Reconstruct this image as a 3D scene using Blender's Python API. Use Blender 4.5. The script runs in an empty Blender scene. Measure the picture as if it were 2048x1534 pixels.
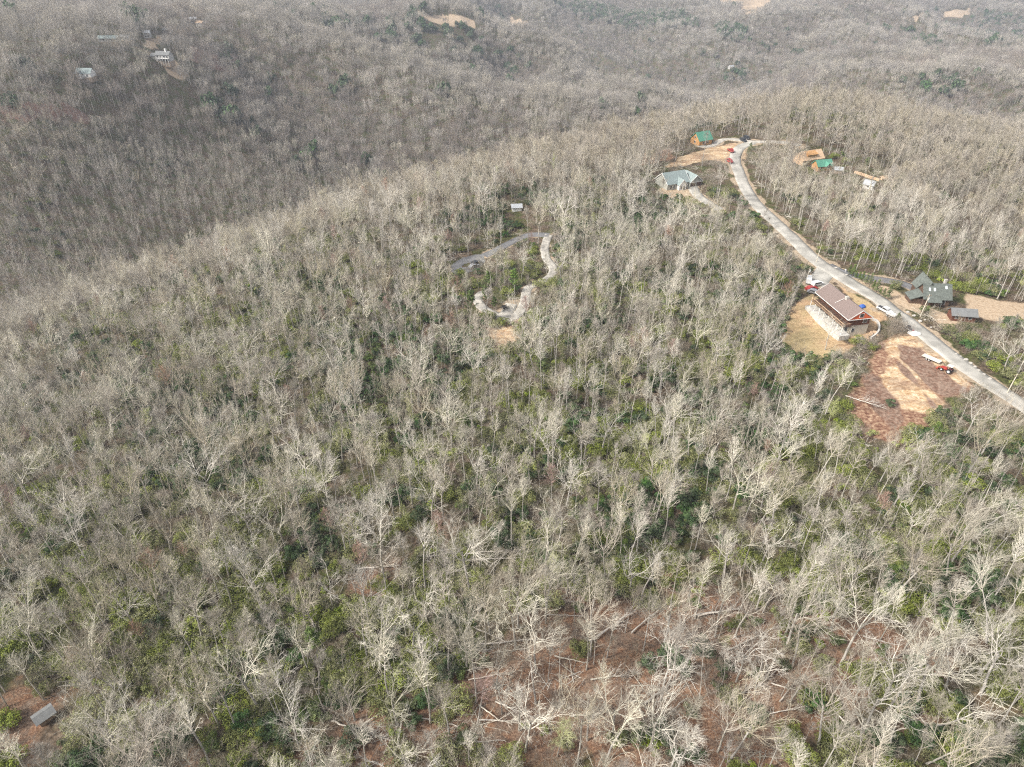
import bpy, bmesh, math, random
import numpy as np
from mathutils import Vector, Matrix
# ---------------------------------------------------------------- camera, sky, sun
S = bpy.context.scene
COL = S.collection
CAM_Z, PITCH, FPX = 110.0, math.radians(35.0), 1365.0      # metres above the near ground, tilt, focal length in photo pixels
cam = bpy.data.cameras.new('camera'); camo = bpy.data.objects.new('camera', cam); COL.objects.link(camo)
cam.sensor_width = 36.0; cam.lens = 36.0 * FPX / 2048.0; cam.clip_start = 1.0; cam.clip_end = 12000.0
camo.location = (0, 0, CAM_Z); camo.rotation_euler = (math.pi/2 - PITCH, 0, 0); S.camera = camo
S.view_settings.view_transform = 'Standard'; S.view_settings.look = 'None'
S.view_settings.exposure = 0.72; S.view_settings.gamma = 1.0; S.view_settings.use_curve_mapping = False
S.cycles.max_bounces = 4; S.cycles.diffuse_bounces = 2; S.cycles.glossy_bounces = 1; S.cycles.transmission_bounces = 2
S.cycles.volume_bounces = 0; S.cycles.transparent_max_bounces = 4; S.cycles.use_denoising = False
S.cycles.use_adaptive_sampling = False
S.cycles.pixel_filter_type = 'BLACKMAN_HARRIS'; S.cycles.filter_width = 1.2
SUN_EL, SUN_AZ = math.radians(42), math.radians(248)        # azimuth clockwise from +Y (camera looks +Y)
w = bpy.data.worlds.new('World'); S.world = w; w.use_nodes = True
nt = w.node_tree; bg = nt.nodes['Background']
sky = nt.nodes.new('ShaderNodeTexSky'); sky.sky_type = 'NISHITA'; sky.sun_disc = False
sky.sun_elevation = SUN_EL; sky.sun_rotation = SUN_AZ; sky.air_density = 1.0; sky.dust_density = 4.0; sky.ozone_density = 1.0
hs = nt.nodes.new('ShaderNodeHueSaturation'); hs.inputs['Saturation'].default_value = 0.35   # thin white cloud veils the blue
nt.links.new(sky.outputs[0], hs.inputs['Color']); nt.links.new(hs.outputs[0], bg.inputs[0]); bg.inputs[1].default_value = 0.13
sl = bpy.data.lights.new('sun', 'SUN'); sl.energy = 2.8; sl.angle = math.radians(6); sl.color = (1.0, 0.95, 0.87)
so = bpy.data.objects.new('sun', sl); COL.objects.link(so)
sd = Vector((math.sin(SUN_AZ)*math.cos(SUN_EL), math.cos(SUN_AZ)*math.cos(SUN_EL), math.sin(SUN_EL)))
so.rotation_euler = sd.to_track_quat('Z', 'Y').to_euler(); so.location = (-300, -100, 400)
HAZE = 0.00018
random.seed(7); rng = np.random.default_rng(11)

# ---------------------------------------------------------------- pixel <-> world
cp, sp = math.cos(PITCH), math.sin(PITCH)
def raydir(u, v):                                           # direction with horizontal length 1
    x = (u - 1024) / FPX; y = -(v - 767) / FPX
    d = np.array([x, cp + y*sp, -sp + y*cp]); return d / math.hypot(d[0], d[1])
def atz(u, v, z=0.0):
    d = raydir(u, v); t = (z - CAM_Z) / d[2]; return np.array([d[0]*t, d[1]*t, z])
def atd(u, v, D):
    d = raydir(u, v); return np.array([d[0]*D, d[1]*D, CAM_Z + d[2]*D])
def project(P):                                             # world (N,3) -> photo pixels
    P = np.asarray(P, float); q = P - np.array([0, 0, CAM_Z])
    dep = q[..., 1]*cp - q[..., 2]*sp; up = q[..., 1]*sp + q[..., 2]*cp
    dep = np.where(dep < 0.1, 0.1, dep)
    return 1024 + FPX*q[..., 0]/dep, 767 - FPX*up/dep, dep

# ---------------------------------------------------------------- terrain height from surveyed points
ctl = []
for u, v, z in [(0,1534,-4),(500,1534,0),(1024,1534,0),(1500,1534,1),(2048,1534,3),(0,1200,-9),(500,1200,-5),(1024,1150,-2),(1500,1100,-2),(2048,1150,2),
                (0,950,-24),(300,900,-18),(650,850,-11),(1024,800,-5),(1400,800,-4),(2048,850,0),(1750,720,-1),(1640,620,-1),(1850,640,0),(2048,620,-2),
                (1000,600,-3),(920,530,-5),(1100,500,-2),(600,600,-11),(300,700,-24),(0,760,-38),(1300,500,-3),(1350,370,0),(1500,400,0),(1470,300,2),(1620,480,0),
                (100,655,-34),(400,535,-24),(700,425,-15),(1000,345,-8),(1230,285,-4),(1400,268,1),(1500,262,4),(1625,300,3),(1600,225,5),(1800,268,2),(2048,335,-7),(1800,400,-1),(2048,480,-5)]:
    ctl.append(atz(u, v, z))
for u, v, D in [(100,590,440),(500,415,560),(900,300,720),(1230,228,900),(1290,205,1150),(1600,180,1300),(2048,250,1060),(1850,200,1250),
                (325,110,780),(170,145,700),(0,300,600),(300,300,640),(0,60,950),(300,30,1150),(600,20,1300),(0,0,1300),(560,200,820),
                (560,62,1020),(700,112,960),(900,170,940),(1100,228,935),(700,90,1180),(900,150,1160),(1100,205,1140),
                (720,35,1500),(850,38,1600),(1000,62,1500),(1150,122,1350),(900,15,2000),(1200,60,2050),(1150,8,2300),(1400,100,1800),(1490,25,2300),(1700,60,1950),
                (1900,120,1650),(2048,200,1300),(1850,38,2300),(2048,115,1950),(2048,60,2700),(1300,5,2600),(2048,2,3100),(1700,2,3000)]:
    ctl.append(atd(u, v, D))
# hidden valley floors, ground behind and beside the drone, far country
for p in [(-330,270,-92),(-200,370,-98),(-60,480,-100),(60,600,-104),(190,700,-112),(330,760,-105),(480,700,-95),(640,640,-88),(-480,180,-88),
          (0,0,0),(0,-150,2),(-150,20,-14),(150,20,5),(-300,-100,-30),(300,-100,8),(-1500,300,-70),(-1200,900,-30),(1500,600,-130),(1100,300,-80),
          (-3000,0,-100),(3000,0,-100),(0,-2500,-60),(-3500,3500,-60),(3500,3500,-140),(0,4500,-110),(-1500,2500,-60),(2600,1500,-150),(-2500,-2500,-80),(2500,-2500,-80),(0,1250,-135),(420,900,-150),
          (300,1050,-160),(700,1000,-150),(800,2600,-150),(-700,2300,-90)]:
    ctl.append(np.array(p, float))
for u, v, D, dz in [(620,80,1080,55),(700,104,1060,75),(800,135,1050,80),(900,162,1045,80),(1000,190,1030,70),(1100,222,1020,50),(780,38,1750,60),(850,38,1790,85),(1000,60,1690,95),(1150,120,1520,85),(1220,155,1350,60),(1850,38,2500,80),(1950,70,2300,80),(2048,112,2200,80)]:
    ctl.append(atd(u, v, D)-[0, 0, dz])                      # hollows hidden behind the far spurs
ctl = np.array(ctl)
def _phi(r): return r*r*np.log(r + 1e-6)
_c = ctl[:, :2] / 500.0; n_ = len(_c)
_r = np.linalg.norm(_c[:, None] - _c[None], axis=2)
_A = np.zeros((n_+3, n_+3)); _A[:n_, :n_] = _phi(_r) + np.eye(n_)*2e-4; _A[:n_, n_] = 1; _A[:n_, n_+1:] = _c; _A[n_, :n_] = 1; _A[n_+1:, :n_] = _c.T
_w = np.linalg.solve(_A, np.concatenate([ctl[:, 2], np.zeros(3)]))
def _hash(ix, iy, s):
    h = (ix*374761393 + iy*668265263 + s*982451653) & 0x7fffffff
    h = ((h ^ (h >> 13)) * 1274126177) & 0x7fffffff
    return ((h ^ (h >> 16)) & 0xffff) / 65535.0
def vnoise(x, y, s=0):
    x = np.asarray(x, float); y = np.asarray(y, float)
    ix = np.floor(x).astype(np.int64); iy = np.floor(y).astype(np.int64); fx = x-ix; fy = y-iy
    fx = fx*fx*(3-2*fx); fy = fy*fy*(3-2*fy)
    a = _hash(ix, iy, s); b = _hash(ix+1, iy, s); c = _hash(ix, iy+1, s); d = _hash(ix+1, iy+1, s)
    return (a*(1-fx)+b*fx)*(1-fy) + (c*(1-fx)+d*fx)*fy
def fbm(x, y, s=0, o=4):
    t = 0; a = 0.5
    for i in range(o): t = t + a*vnoise(x*2**i, y*2**i, s+i*17); a *= 0.5
    return t
def height(x, y):
    x = np.atleast_1d(np.asarray(x, float)); y = np.atleast_1d(np.asarray(y, float)); out = np.empty(len(x))
    for i in range(0, len(x), 20000):
        q = np.stack([x[i:i+20000], y[i:i+20000]], 1) / 500.0
        r = np.linalg.norm(q[:, None] - _c[None], axis=2)
        out[i:i+20000] = _phi(r) @ _w[:n_] + _w[n_] + q @ _w[n_+1:]
    D = np.hypot(x, y)
    far = np.clip((D - 430)/500, 0, 1)
    wx = x + 60*fbm(x/260, y/260, 5); rid = 1 - np.abs(2*fbm(wx/230, y/330, 9, 3) - 0.9)
    calm = 0.3+0.7*np.clip((x+250)/400+(D-1000)/700, 0, 1)
    out += far * calm * (rid - 0.75) * 72 + far*(fbm(x/90, y/90, 3) - 0.47)*14
    out -= 1.7*np.exp(-((x-98.5)**2+(y-191)**2)/150.0)   # the lawn below the lodge lies lower
    out += (1-far) * (fbm(x/45, y/45, 21) - 0.47) * 2.2 * np.clip(D/60, 0, 1)
    return out
def hz(x, y): return float(height(x, y)[0])
def ground(u, v):                                           # where the ray through a photo pixel meets the terrain
    d = raydir(u, v); t = np.geomspace(20, 4000, 900)
    gap = CAM_Z + d[2]*t - height(d[0]*t, d[1]*t)
    k = np.argmax(gap < 0) if (gap < 0).any() else len(t)-1
    a, b = t[max(k-1, 0)], t[k]
    for _ in range(2):
        s = np.linspace(a, b, 12); g = CAM_Z + d[2]*s - height(d[0]*s, d[1]*s); j = max(int(np.argmax(g < 0)), 1); a, b = s[j-1], s[j]
    return np.array([d[0]*a, d[1]*a, hz(d[0]*a, d[1]*a)])
# ---------------------------------------------------------------- mesh helpers
def link(o, parent=None):
    COL.objects.link(o)
    if parent is not None: o.parent = parent
    return o
def tag(o, label=None, cat=None, group=None, kind=None):
    if label: o['label'] = label
    if cat: o['category'] = cat
    if group: o['group'] = group
    if kind: o['kind'] = kind
    return o
def mesh_np(name, V, F, mat=None, smooth=False, mats=None, midx=None):
    """V (n,3), F (m,k) all faces with k corners"""
    V = np.asarray(V, np.float32); F = np.asarray(F, np.int32); k = F.shape[1]
    me = bpy.data.meshes.new(name); me.vertices.add(len(V)); me.vertices.foreach_set('co', V.ravel())
    me.loops.add(F.size); me.loops.foreach_set('vertex_index', F.ravel())
    me.polygons.add(len(F)); me.polygons.foreach_set('loop_start', np.arange(len(F), dtype=np.int32)*k)
    for m in (mats or ([mat] if mat else [])): me.materials.append(m)
    if midx is not None: me.polygons.foreach_set('material_index', np.asarray(midx, np.int32))
    me.polygons.foreach_set('use_smooth', np.full(len(F), smooth))
    me.update(calc_edges=True); return me
def fattr(me, name, vals):
    a = me.attributes.new(name, 'FLOAT', 'POINT'); a.data.foreach_set('value', np.asarray(vals, np.float32))
class MB:                                                    # collects boxes, prisms, tubes; .build links ONE mesh object
    def __init__(s): s.v = []; s.f = []
    def add(s, v, f):
        n = len(s.v); s.v += [tuple(map(float, p)) for p in v]; s.f += [tuple(n+i for i in q) for q in f]; return s
    def box(s, x0, x1, y0, y1, z0, z1, M=None):
        v = [Vector((x, y, z)) for z in (z0, z1) for x, y in ((x0,y0),(x1,y0),(x1,y1),(x0,y1))]
        if M is not None: v = [M @ p for p in v]
        return s.add(v, [(3,2,1,0),(4,5,6,7),(0,1,5,4),(1,2,6,5),(2,3,7,6),(3,0,4,7)])
    def bar(s, a, b, w, h=None, up=(0,0,1)):                  # box beam from a to b
        a = Vector(a); b = Vector(b); h = h or w; d = (b-a).normalized(); up = Vector(up)
        if abs(d.dot(up)) > .95: up = Vector((0,1,0))
        x = d.cross(up).normalized()*w/2; y = x.cross(d).normalized()*h/2
        v = [p + i*x + j*y for p in (a, b) for i, j in ((-1,-1),(1,-1),(1,1),(-1,1))]
        return s.add(v, [(3,2,1,0),(4,5,6,7),(0,1,5,4),(1,2,6,5),(2,3,7,6),(3,0,4,7)])
    def tube(s, a, b, r0, r1=None, n=8):
        a = Vector(a); b = Vector(b); r1 = r0 if r1 is None else r1; d = (b-a).normalized()
        x = d.orthogonal().normalized(); y = d.cross(x)
        v = [p + r*(math.cos(t)*x + math.sin(t)*y) for p, r in ((a, r0), (b, r1)) for t in [2*math.pi*i/n for i in range(n)]]
        return s.add(v, [tuple(range(n))[::-1], tuple(range(n, 2*n))] + [(i, (i+1) % n, n+(i+1) % n, n+i) for i in range(n)])
    def slab(s, quad, t):                                     # quad (4 or 3 points) thickened downwards along its normal
        q = [Vector(p) for p in quad]; nrm = (q[1]-q[0]).cross(q[2]-q[0]).normalized()
        if nrm.z < 0: q = q[::-1]; nrm = -nrm
        m = len(q); v = [p - nrm*t for p in q] + q
        return s.add(v, [tuple(range(m))[::-1], tuple(range(m, 2*m))] + [(i, (i+1) % m, m+(i+1) % m, m+i) for i in range(m)])
    def prism(s, poly, h0, h1, axis='z', M=None):             # poly [(a,b)] extruded; axis 'y': profile in xz, 'x': profile in yz
        m = len(poly); mk = {'z': lambda a, b, h: (a, b, h), 'y': lambda a, b, h: (a, h, b), 'x': lambda a, b, h: (h, a, b)}[axis]
        v = [Vector(mk(a, b, h)) for h in (h0, h1) for a, b in poly]
        if M is not None: v = [M @ p for p in v]
        return s.add(v, [tuple(range(m))[::-1], tuple(range(m, 2*m))] + [(i, (i+1) % m, m+(i+1) % m, m+i) for i in range(m)])
    def build(s, name, mat, parent=None, smooth=False):
        me = bpy.data.meshes.new(name); me.from_pydata(s.v, [], s.f); me.materials.append(mat)
        bm = bmesh.new(); bm.from_mesh(me); bmesh.ops.recalc_face_normals(bm, faces=bm.faces); bm.to_mesh(me); bm.free()
        if smooth: me.polygons.foreach_set('use_smooth', [True]*len(me.polygons))
        return link(bpy.data.objects.new(name, me), parent)
def empty(name, loc, rz=0.0, **k):
    o = bpy.data.objects.new(name, None); o.location = loc; o.rotation_euler = (0, 0, rz); o.empty_display_size = 1
    return tag(link(o), **k)

# ---------------------------------------------------------------- materials
def mat(name, col, rough=0.8, var=0.15, scale=3.0, col2=None, rand=0.0, metal=0.0, bump=0.0, coords='Object', spec=0.3, detail=4.0, stretch=None):
    m = bpy.data.materials.new(name); m.use_nodes = True; t = m.node_tree; N = t.nodes; L = t.links
    b = N['Principled BSDF']; b.inputs['Roughness'].default_value = rough; b.inputs['Metallic'].default_value = metal
    b.inputs['Specular IOR Level'].default_value = spec
    tc = N.new('ShaderNodeTexCoord'); ns = N.new('ShaderNodeTexNoise'); ns.inputs['Scale'].default_value = scale; ns.inputs['Detail'].default_value = detail
    src = tc.outputs[coords]
    if stretch:
        mp = N.new('ShaderNodeMapping'); mp.inputs['Scale'].default_value = stretch; L.new(src, mp.inputs[0]); src = mp.outputs[0]
    L.new(src, ns.inputs['Vector'])
    rp = N.new('ShaderNodeValToRGB'); c = np.array(col, float); c2 = np.array(col2, float) if col2 is not None else c*(1-var)
    c1 = c if col2 is not None else np.minimum(c*(1+var), 1)
    rp.color_ramp.elements[0].position = 0.33; rp.color_ramp.elements[1].position = 0.67
    rp.color_ramp.elements[0].color = (*c2, 1); rp.color_ramp.elements[1].color = (*c1, 1)
    L.new(ns.outputs['Fac'], rp.inputs[0]); out = rp.outputs[0]
    if rand > 0:
        oi = N.new('ShaderNodeObjectInfo'); mr = N.new('ShaderNodeMapRange'); mr.inputs['To Min'].default_value = 1-rand; mr.inputs['To Max'].default_value = 1+rand
        L.new(oi.outputs['Random'], mr.inputs[0]); h = N.new('ShaderNodeHueSaturation'); L.new(mr.outputs[0], h.inputs['Value'])
        m2 = N.new('ShaderNodeMath'); m2.operation = 'MULTIPLY_ADD'; m2.inputs[1].default_value = 7.13; m2.inputs[2].default_value = 0.1; L.new(oi.outputs['Random'], m2.inputs[0])
        fr = N.new('ShaderNodeMath'); fr.operation = 'FRACT'; L.new(m2.outputs[0], fr.inputs[0])
        mh = N.new('ShaderNodeMapRange'); mh.inputs['To Min'].default_value = 0.5-rand*0.06; mh.inputs['To Max'].default_value = 0.5+rand*0.06; L.new(fr.outputs[0], mh.inputs[0]); L.new(mh.outputs[0], h.inputs['Hue'])
        ms = N.new('ShaderNodeMapRange'); ms.inputs['To Min'].default_value = 1-rand; ms.inputs['To Max'].default_value = 1+rand; L.new(fr.outputs[0], ms.inputs[0]); L.new(ms.outputs[0], h.inputs['Saturation'])
        L.new(out, h.inputs['Color']); out = h.outputs[0]
    L.new(out, b.inputs['Base Color'])
    if bump > 0:
        bp = N.new('ShaderNodeBump'); bp.inputs['Strength'].default_value = bump; bp.inputs['Distance'].default_value = 0.05
        L.new(ns.outputs['Fac'], bp.inputs['Height']); L.new(bp.outputs[0], b.inputs['Normal'])
    return m

# ---------------------------------------------------------------- regions of the ground, outlined where they lie
def region(pts, z=None): return np.array([(atz(u, v, z) if z is not None else ground(u, v))[:2] for u, v in pts])
def inside(poly, x, y):
    r = np.zeros(len(x), bool); j = len(poly)-1
    for i in range(len(poly)):
        xi, yi = poly[i]; xj, yj = poly[j]
        c = ((yi > y) != (yj > y)) & (x < (xj-xi)*(y-yi)/(yj-yi+1e-12)+xi); r ^= c; j = i
    return r
def edge_dist(poly, x, y, closed=True):
    d = np.full(len(x), 1e9); n = len(poly)
    for i in range(n if closed else n-1):
        a = poly[i]; b = poly[(i+1) % n]; ab = b-a; t = np.clip(((x-a[0])*ab[0]+(y-a[1])*ab[1])/(ab@ab+1e-9), 0, 1)
        d = np.minimum(d, np.hypot(x-a[0]-t*ab[0], y-a[1]-t*ab[1]))
    return d
def mask(polys, x, y, soft):                                 # 1 inside, fading over «soft» metres, ragged edge
    out = np.zeros(len(x))
    for p in polys:
        lo = p.min(0)-soft*2; hi = p.max(0)+soft*2; s = (x > lo[0]) & (x < hi[0]) & (y > lo[1]) & (y < hi[1])
        if not s.any(): continue
        xs, ys = x[s], y[s]; sd = np.where(inside(p, xs, ys), 1, -1)*edge_dist(p, xs, ys)
        sd = sd + (fbm(xs/6, ys/6, 77, 3)-0.45)*soft*2.2
        out[s] = np.maximum(out[s], np.clip(sd/soft+0.5, 0, 1))
    return out
def smooth_path(pts, step=3.0):
    P = np.array(pts, float); out = []
    for i in range(len(P)-1):
        p0 = P[max(i-1, 0)]; p1 = P[i]; p2 = P[i+1]; p3 = P[min(i+2, len(P)-1)]; n = max(2, int(np.linalg.norm(p2-p1)/step))
        for t in np.arange(n)/n: out.append(0.5*((2*p1)+(-p0+p2)*t+(2*p0-5*p1+4*p2-p3)*t*t+(-p0+3*p1-3*p2+p3)*t**3))
    out.append(P[-1]); return np.array(out)
# the main road up the ridge and the smaller lanes: centre lines
ROAD = smooth_path(region([(2180,900),(2120,860),(2025,797),(1968,760),(1935,737),(1902,712),(1863,681),(1826,651),(1803,634),(1782,619),(1760,601),(1736,586),(1711,572),(1688,557),(1666,543),(1643,529),(1623,514),(1587,478),(1551,444),(1514,410),(1491,376),(1477,342),(1470,321),(1474,303),(1486,292),(1505,285)]))
DRIVES = {
 'gravel_drive': (region([(1505,284),(1480,280),(1448,279),(1420,292),(1395,292)]), 4.0),
 'paved_lane': (region([(1655,530),(1690,546),(1740,556),(1800,566),(1835,580)]), 4.5),
 'house_driveway': (region([(1660,530),(1645,550),(1632,572)]), 7.0),
 'garage_driveway': (region([(1440,420),(1400,395),(1388,380),(1384,368)]), 5.0),
 'upper_lane': (region([(1505,284),(1540,284),(1575,286),(1600,291)]), 4.0),
 'loop_drive': (region([(1098,470),(1090,492),(1092,515),(1106,535),(1102,552),(1080,566),(1056,576),(1050,600),(1042,622),(1020,638),(996,632),(968,618),(955,600),(962,588),(980,582)]), 3.5),
 'parking_spur': (region([(1010,632),(1018,618),(1024,608)]), 4.5),
 'cul_de_sac_lane': (region([(968,512),(990,502),(1020,486),(1060,470),(1098,470)]), 4.0),
}
DRIVES = {k: (smooth_path(p, 2.0), wd) for k, (p, wd) in DRIVES.items()}
CULDESAC = region([(898,540),(903,528),(920,517),(945,510),(968,508),(972,524),(955,540),(930,549),(908,550)])
CUL_ISLAND = region([(925,535),(928,530),(942,526),(944,529),(938,534)])
LAWN = region([(1565,655),(1580,620),(1608,600),(1625,585),(1640,600),(1640,640),(1700,690),(1712,690),(1680,712),(1650,722),(1600,712),(1570,690)])
YARD = [region([(1612,560),(1632,535),(1655,545),(1640,575),(1622,580)]), region([(1660,560),(1690,572),(1760,620),(1772,640),(1750,650),(1735,625),(1690,590)]),
        region([(1735,640),(1752,640),(1756,665),(1730,685),(1705,692),(1700,672)])]
DIRT = [region([(1790,672),(1830,665),(1868,690),(1900,730),(1945,772),(1900,775),(1860,765),(1815,745),(1790,720),(1765,735),(1770,700)]),
        region([(1765,735),(1790,720),(1830,760),(1880,790),(1900,810),(1850,830),(1800,820),(1775,790),(1755,770)]),
        region([(1330,335),(1350,318),(1400,300),(1440,290),(1470,284),(1478,300),(1462,330),(1420,320),(1370,330)]),
        region([(978,668),(1000,652),(1035,656),(1042,676),(1030,696),(995,700)]),
        region([(1470,312),(1500,290),(1490,320)])]
REDDIRT = [region([(1690,790),(1720,760),(1745,700),(1790,670),(1960,775),(1900,800),(1850,850),(1800,880),(1740,870),(1700,840)]),
           region([(965,640),(1040,640),(1050,665),(1040,700),(975,700)]), region([(1270,310),(1340,300),(1350,318),(1285,330)])]
DARKSOIL = [region([(1800,692),(1840,697),(1868,724),(1900,756),(1935,778),(1900,800),(1868,785),(1832,742),(1797,716)]), region([(1722,762),(1745,742),(1768,765),(1795,800),(1812,842),(1788,862),(1758,832),(1730,802)]), region([(1786,716),(1800,722),(1835,762),(1874,812),(1866,816),(1828,770),(1790,728)])]
BRUSH = region([(1745,645),(1770,632),(1800,650),(1805,668),(1770,690),(1735,700),(1720,690)])
TAN = [region([(1935,585),(1990,598),(2060,606),(2060,650),(1990,645),(1930,630)]), region([(1850,610),(1880,622),(1935,640),(1900,660),(1870,640)]),
       region([(1700,548),(1800,585),(1850,620),(1840,632),(1780,598),(1690,552)]), region([(1310,385),(1340,372),(1385,370),(1400,392),(1350,398)])]
SCAR = [region([(318,120),(348,118),(380,150),(362,160),(338,150)]), region([(322,118),(345,118),(372,145),(360,152),(335,142)]), region([(285,92),(320,70),(330,75),(310,100)]), region([(1485,0),(1545,0),(1520,25),(1480,30)]), region([(1440,-4),(1560,-2),(1540,4),(1440,6)]),
        region([(835,24),(880,30),(950,40),(952,54),(880,48),(835,37)]), region([(1825,33),(1890,23),(1940,17),(1940,29),(1880,38),(1830,48)]), region([(425,4),(470,14),(485,30),(450,26)]),
        region([(960,42),(1020,34),(1060,50),(1030,56)])]
REDLEAF = [region([(0,205),(60,205),(130,215),(190,222),(170,240),(60,238),(0,240)]), region([(380,90),(480,110),(470,150),(380,120)])]
LITTER = [region([(600,1534),(640,1440),(800,1370),(960,1330),(1000,1260),(1120,1170),(1290,1150),(1420,1200),(1560,1210),(1700,1240),(1950,1290),(1900,1400),(1700,1500),(1600,1600),(600,1620)]),
          region([(0,1450),(40,1410),(75,1440),(60,1500),(0,1520)]), region([(200,1560),(240,1505),(310,1490),(360,1534),(360,1580)]), region([(680,1150),(760,1130),(800,1180),(720,1200)])]
LOOPIN = region([(975,595),(1000,585),(1035,580),(1045,600),(1030,622),(1000,622),(978,608)])
CLEAR = [LAWN] + YARD + DIRT + REDDIRT[:1] + TAN + SCAR + [CULDESAC]

# ---------------------------------------------------------------- terrain mesh: one sheet to the horizon, finest in front of the drone
a_f = np.radians(np.linspace(-62, 62, 980)); a_b = np.radians(np.linspace(62, 298, 70))[1:-1]
ang = np.concatenate([a_f, a_b]); rad = np.concatenate([[2, 15, 28], np.geomspace(38, 700, 470), np.geomspace(704, 4000, 200), np.geomspace(4150, 9000, 14)])
AA, RR = np.meshgrid(ang, rad); TX = (RR*np.sin(AA)).ravel(); TY = (RR*np.cos(AA)).ravel(); TZ = height(TX, TY)
nr, na = RR.shape; ii, jj = np.meshgrid(np.arange(nr-1), np.arange(na), indexing='ij'); j2 = (jj+1) % na
TF = np.stack([ii*na+jj, ii*na+j2, (ii+1)*na+j2, (ii+1)*na+jj], -1).reshape(-1, 4)[:, ::-1]
me = mesh_np('hills', TX[:, None]*[1, 0, 0] + TY[:, None]*[0, 1, 0] + TZ[:, None]*[0, 0, 1], TF, smooth=True)
dirt = mask(DIRT, TX, TY, 3.0); red = mask(REDDIRT, TX, TY, 4.0); grass = mask([LAWN]+YARD, TX, TY, 2.5); tan = mask(TAN+SCAR, TX, TY, 3.0); rl = mask(REDLEAF, TX, TY, 8); lit = mask(LITTER, TX, TY, 13)
near = (np.hypot(TX, TY) < 700) & (TY > 0); shoulder = np.zeros(len(TX))
for pth, wd, ex in [(ROAD, 5.8, 2.2)] + [(p, wd, 1.6 if k not in ('loop_drive', 'cul_de_sac_lane') else .3) for k, (p, wd) in DRIVES.items()]:
    idx = np.where(near)[0]; dd = edge_dist(pth, TX[idx], TY[idx], False); shoulder[idx] = np.maximum(shoulder[idx], np.clip((wd/2+ex-dd+ (fbm(TX[idx]/5, TY[idx]/5, 5, 4)-.45)*7)/2, 0, 1))
for nm, vv in (('dirt', dirt), ('red', red), ('grass', grass), ('tan', tan), ('redleaf', rl), ('litter', lit), ('darksoil', mask(DARKSOIL, TX, TY, 1.6)), ('shoulder', shoulder)): fattr(me, nm, vv)
gm = bpy.data.materials.new('forest floor'); gm.use_nodes = True; N = gm.node_tree.nodes; L = gm.node_tree.links; pb = N['Principled BSDF']
pb.inputs['Roughness'].default_value = 0.95; pb.inputs['Specular IOR Level'].default_value = 0.1
tcn = N.new('ShaderNodeTexCoord')
def noise(sc, det=5, dist=0.0):
    n = N.new('ShaderNodeTexNoise'); n.inputs['Scale'].default_value = sc; n.inputs['Detail'].default_value = det; n.inputs['Distortion'].default_value = dist; L.new(tcn.outputs['Object'], n.inputs['Vector']); return n.outputs['Fac']
def ramp(fac, stops):
    r = N.new('ShaderNodeValToRGB'); e = r.color_ramp.elements
    e[0].position, e[0].color = stops[0][0], (*stops[0][1], 1); e[1].position, e[1].color = stops[-1][0], (*stops[-1][1], 1)
    for p, c in stops[1:-1]: q = e.new(p); q.color = (*c, 1)
    L.new(fac, r.inputs[0]); return r.outputs[0]
def mixc(f, a, b):
    m = N.new('ShaderNodeMix'); m.data_type = 'RGBA'; L.new(f, m.inputs[0]); L.new(a, m.inputs[6]); L.new(b, m.inputs[7]); return m.outputs[2]
def attr(n): a = N.new('ShaderNodeAttribute'); a.attribute_name = n; return a.outputs['Fac']
def sharpen(f, nz, k=0.6):                                   # break the edge of a patch up with fine noise
    m = N.new('ShaderNodeMath'); m.operation = 'MULTIPLY_ADD'; m.inputs[1].default_value = k; L.new(nz, m.inputs[0]); L.new(f, m.inputs[2])
    r = N.new('ShaderNodeMapRange'); r.inputs['From Min'].default_value = 0.3+k*0.5; r.inputs['From Max'].default_value = 0.65+k*0.5; L.new(m.outputs[0], r.inputs[0]); return r.outputs[0]
mpn = N.new('ShaderNodeMapping'); mpn.inputs['Rotation'].default_value = (0, 0, math.radians(57)); mpn.inputs['Scale'].default_value = (.07, .32, 1); L.new(tcn.outputs['Object'], mpn.inputs[0])
sn = N.new('ShaderNodeTexNoise'); sn.inputs['Scale'].default_value = 1.0; sn.inputs['Detail'].default_value = 7; sn.inputs['Distortion'].default_value = .8; L.new(mpn.outputs[0], sn.inputs['Vector']); streak = sn.outputs['Fac']
fine = noise(1.3, 8); mid = noise(0.16, 6, 0.5); speck = noise(3.2, 6)
base = ramp(fine, [(0.3, (0.045,0.034,0.024)), (0.5, (0.105,0.078,0.055)), (0.7, (0.21,0.155,0.11))])
moss = ramp(fine, [(0.3, (0.03,0.036,0.015)), (0.7, (0.115,0.12,0.045))])
c = mixc(ramp(mid, [(0.42, (0,0,0)), (0.62, (1,1,1))]), base, moss)
c = mixc(sharpen(attr('litter'), mid), c, mixc(ramp(noise(0.35, 6, 1.0), [(0.4, (0,0,0)), (0.62, (1,1,1))]), ramp(speck, [(0.3, (0.11,0.060,0.042)), (0.5, (0.23,0.13,0.08)), (0.72, (0.38,0.245,0.16))]), ramp(speck, [(0.3, (0.09,0.06,0.045)), (0.7, (0.27,0.20,0.15))])))
c = mixc(sharpen(attr('redleaf'), mid), c, ramp(fine, [(0.3, (0.16,0.09,0.07)), (0.7, (0.30,0.19,0.15))]))
c = mixc(sharpen(attr('red'), mid), c, ramp(fine, [(0.3, (0.13,0.062,0.042)), (0.5, (0.26,0.15,0.10)), (0.7, (0.46,0.33,0.22))]))
c = mixc(sharpen(attr('tan'), mid), c, ramp(fine, [(0.3, (0.36,0.26,0.17)), (0.7, (0.55,0.44,0.32))]))
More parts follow.
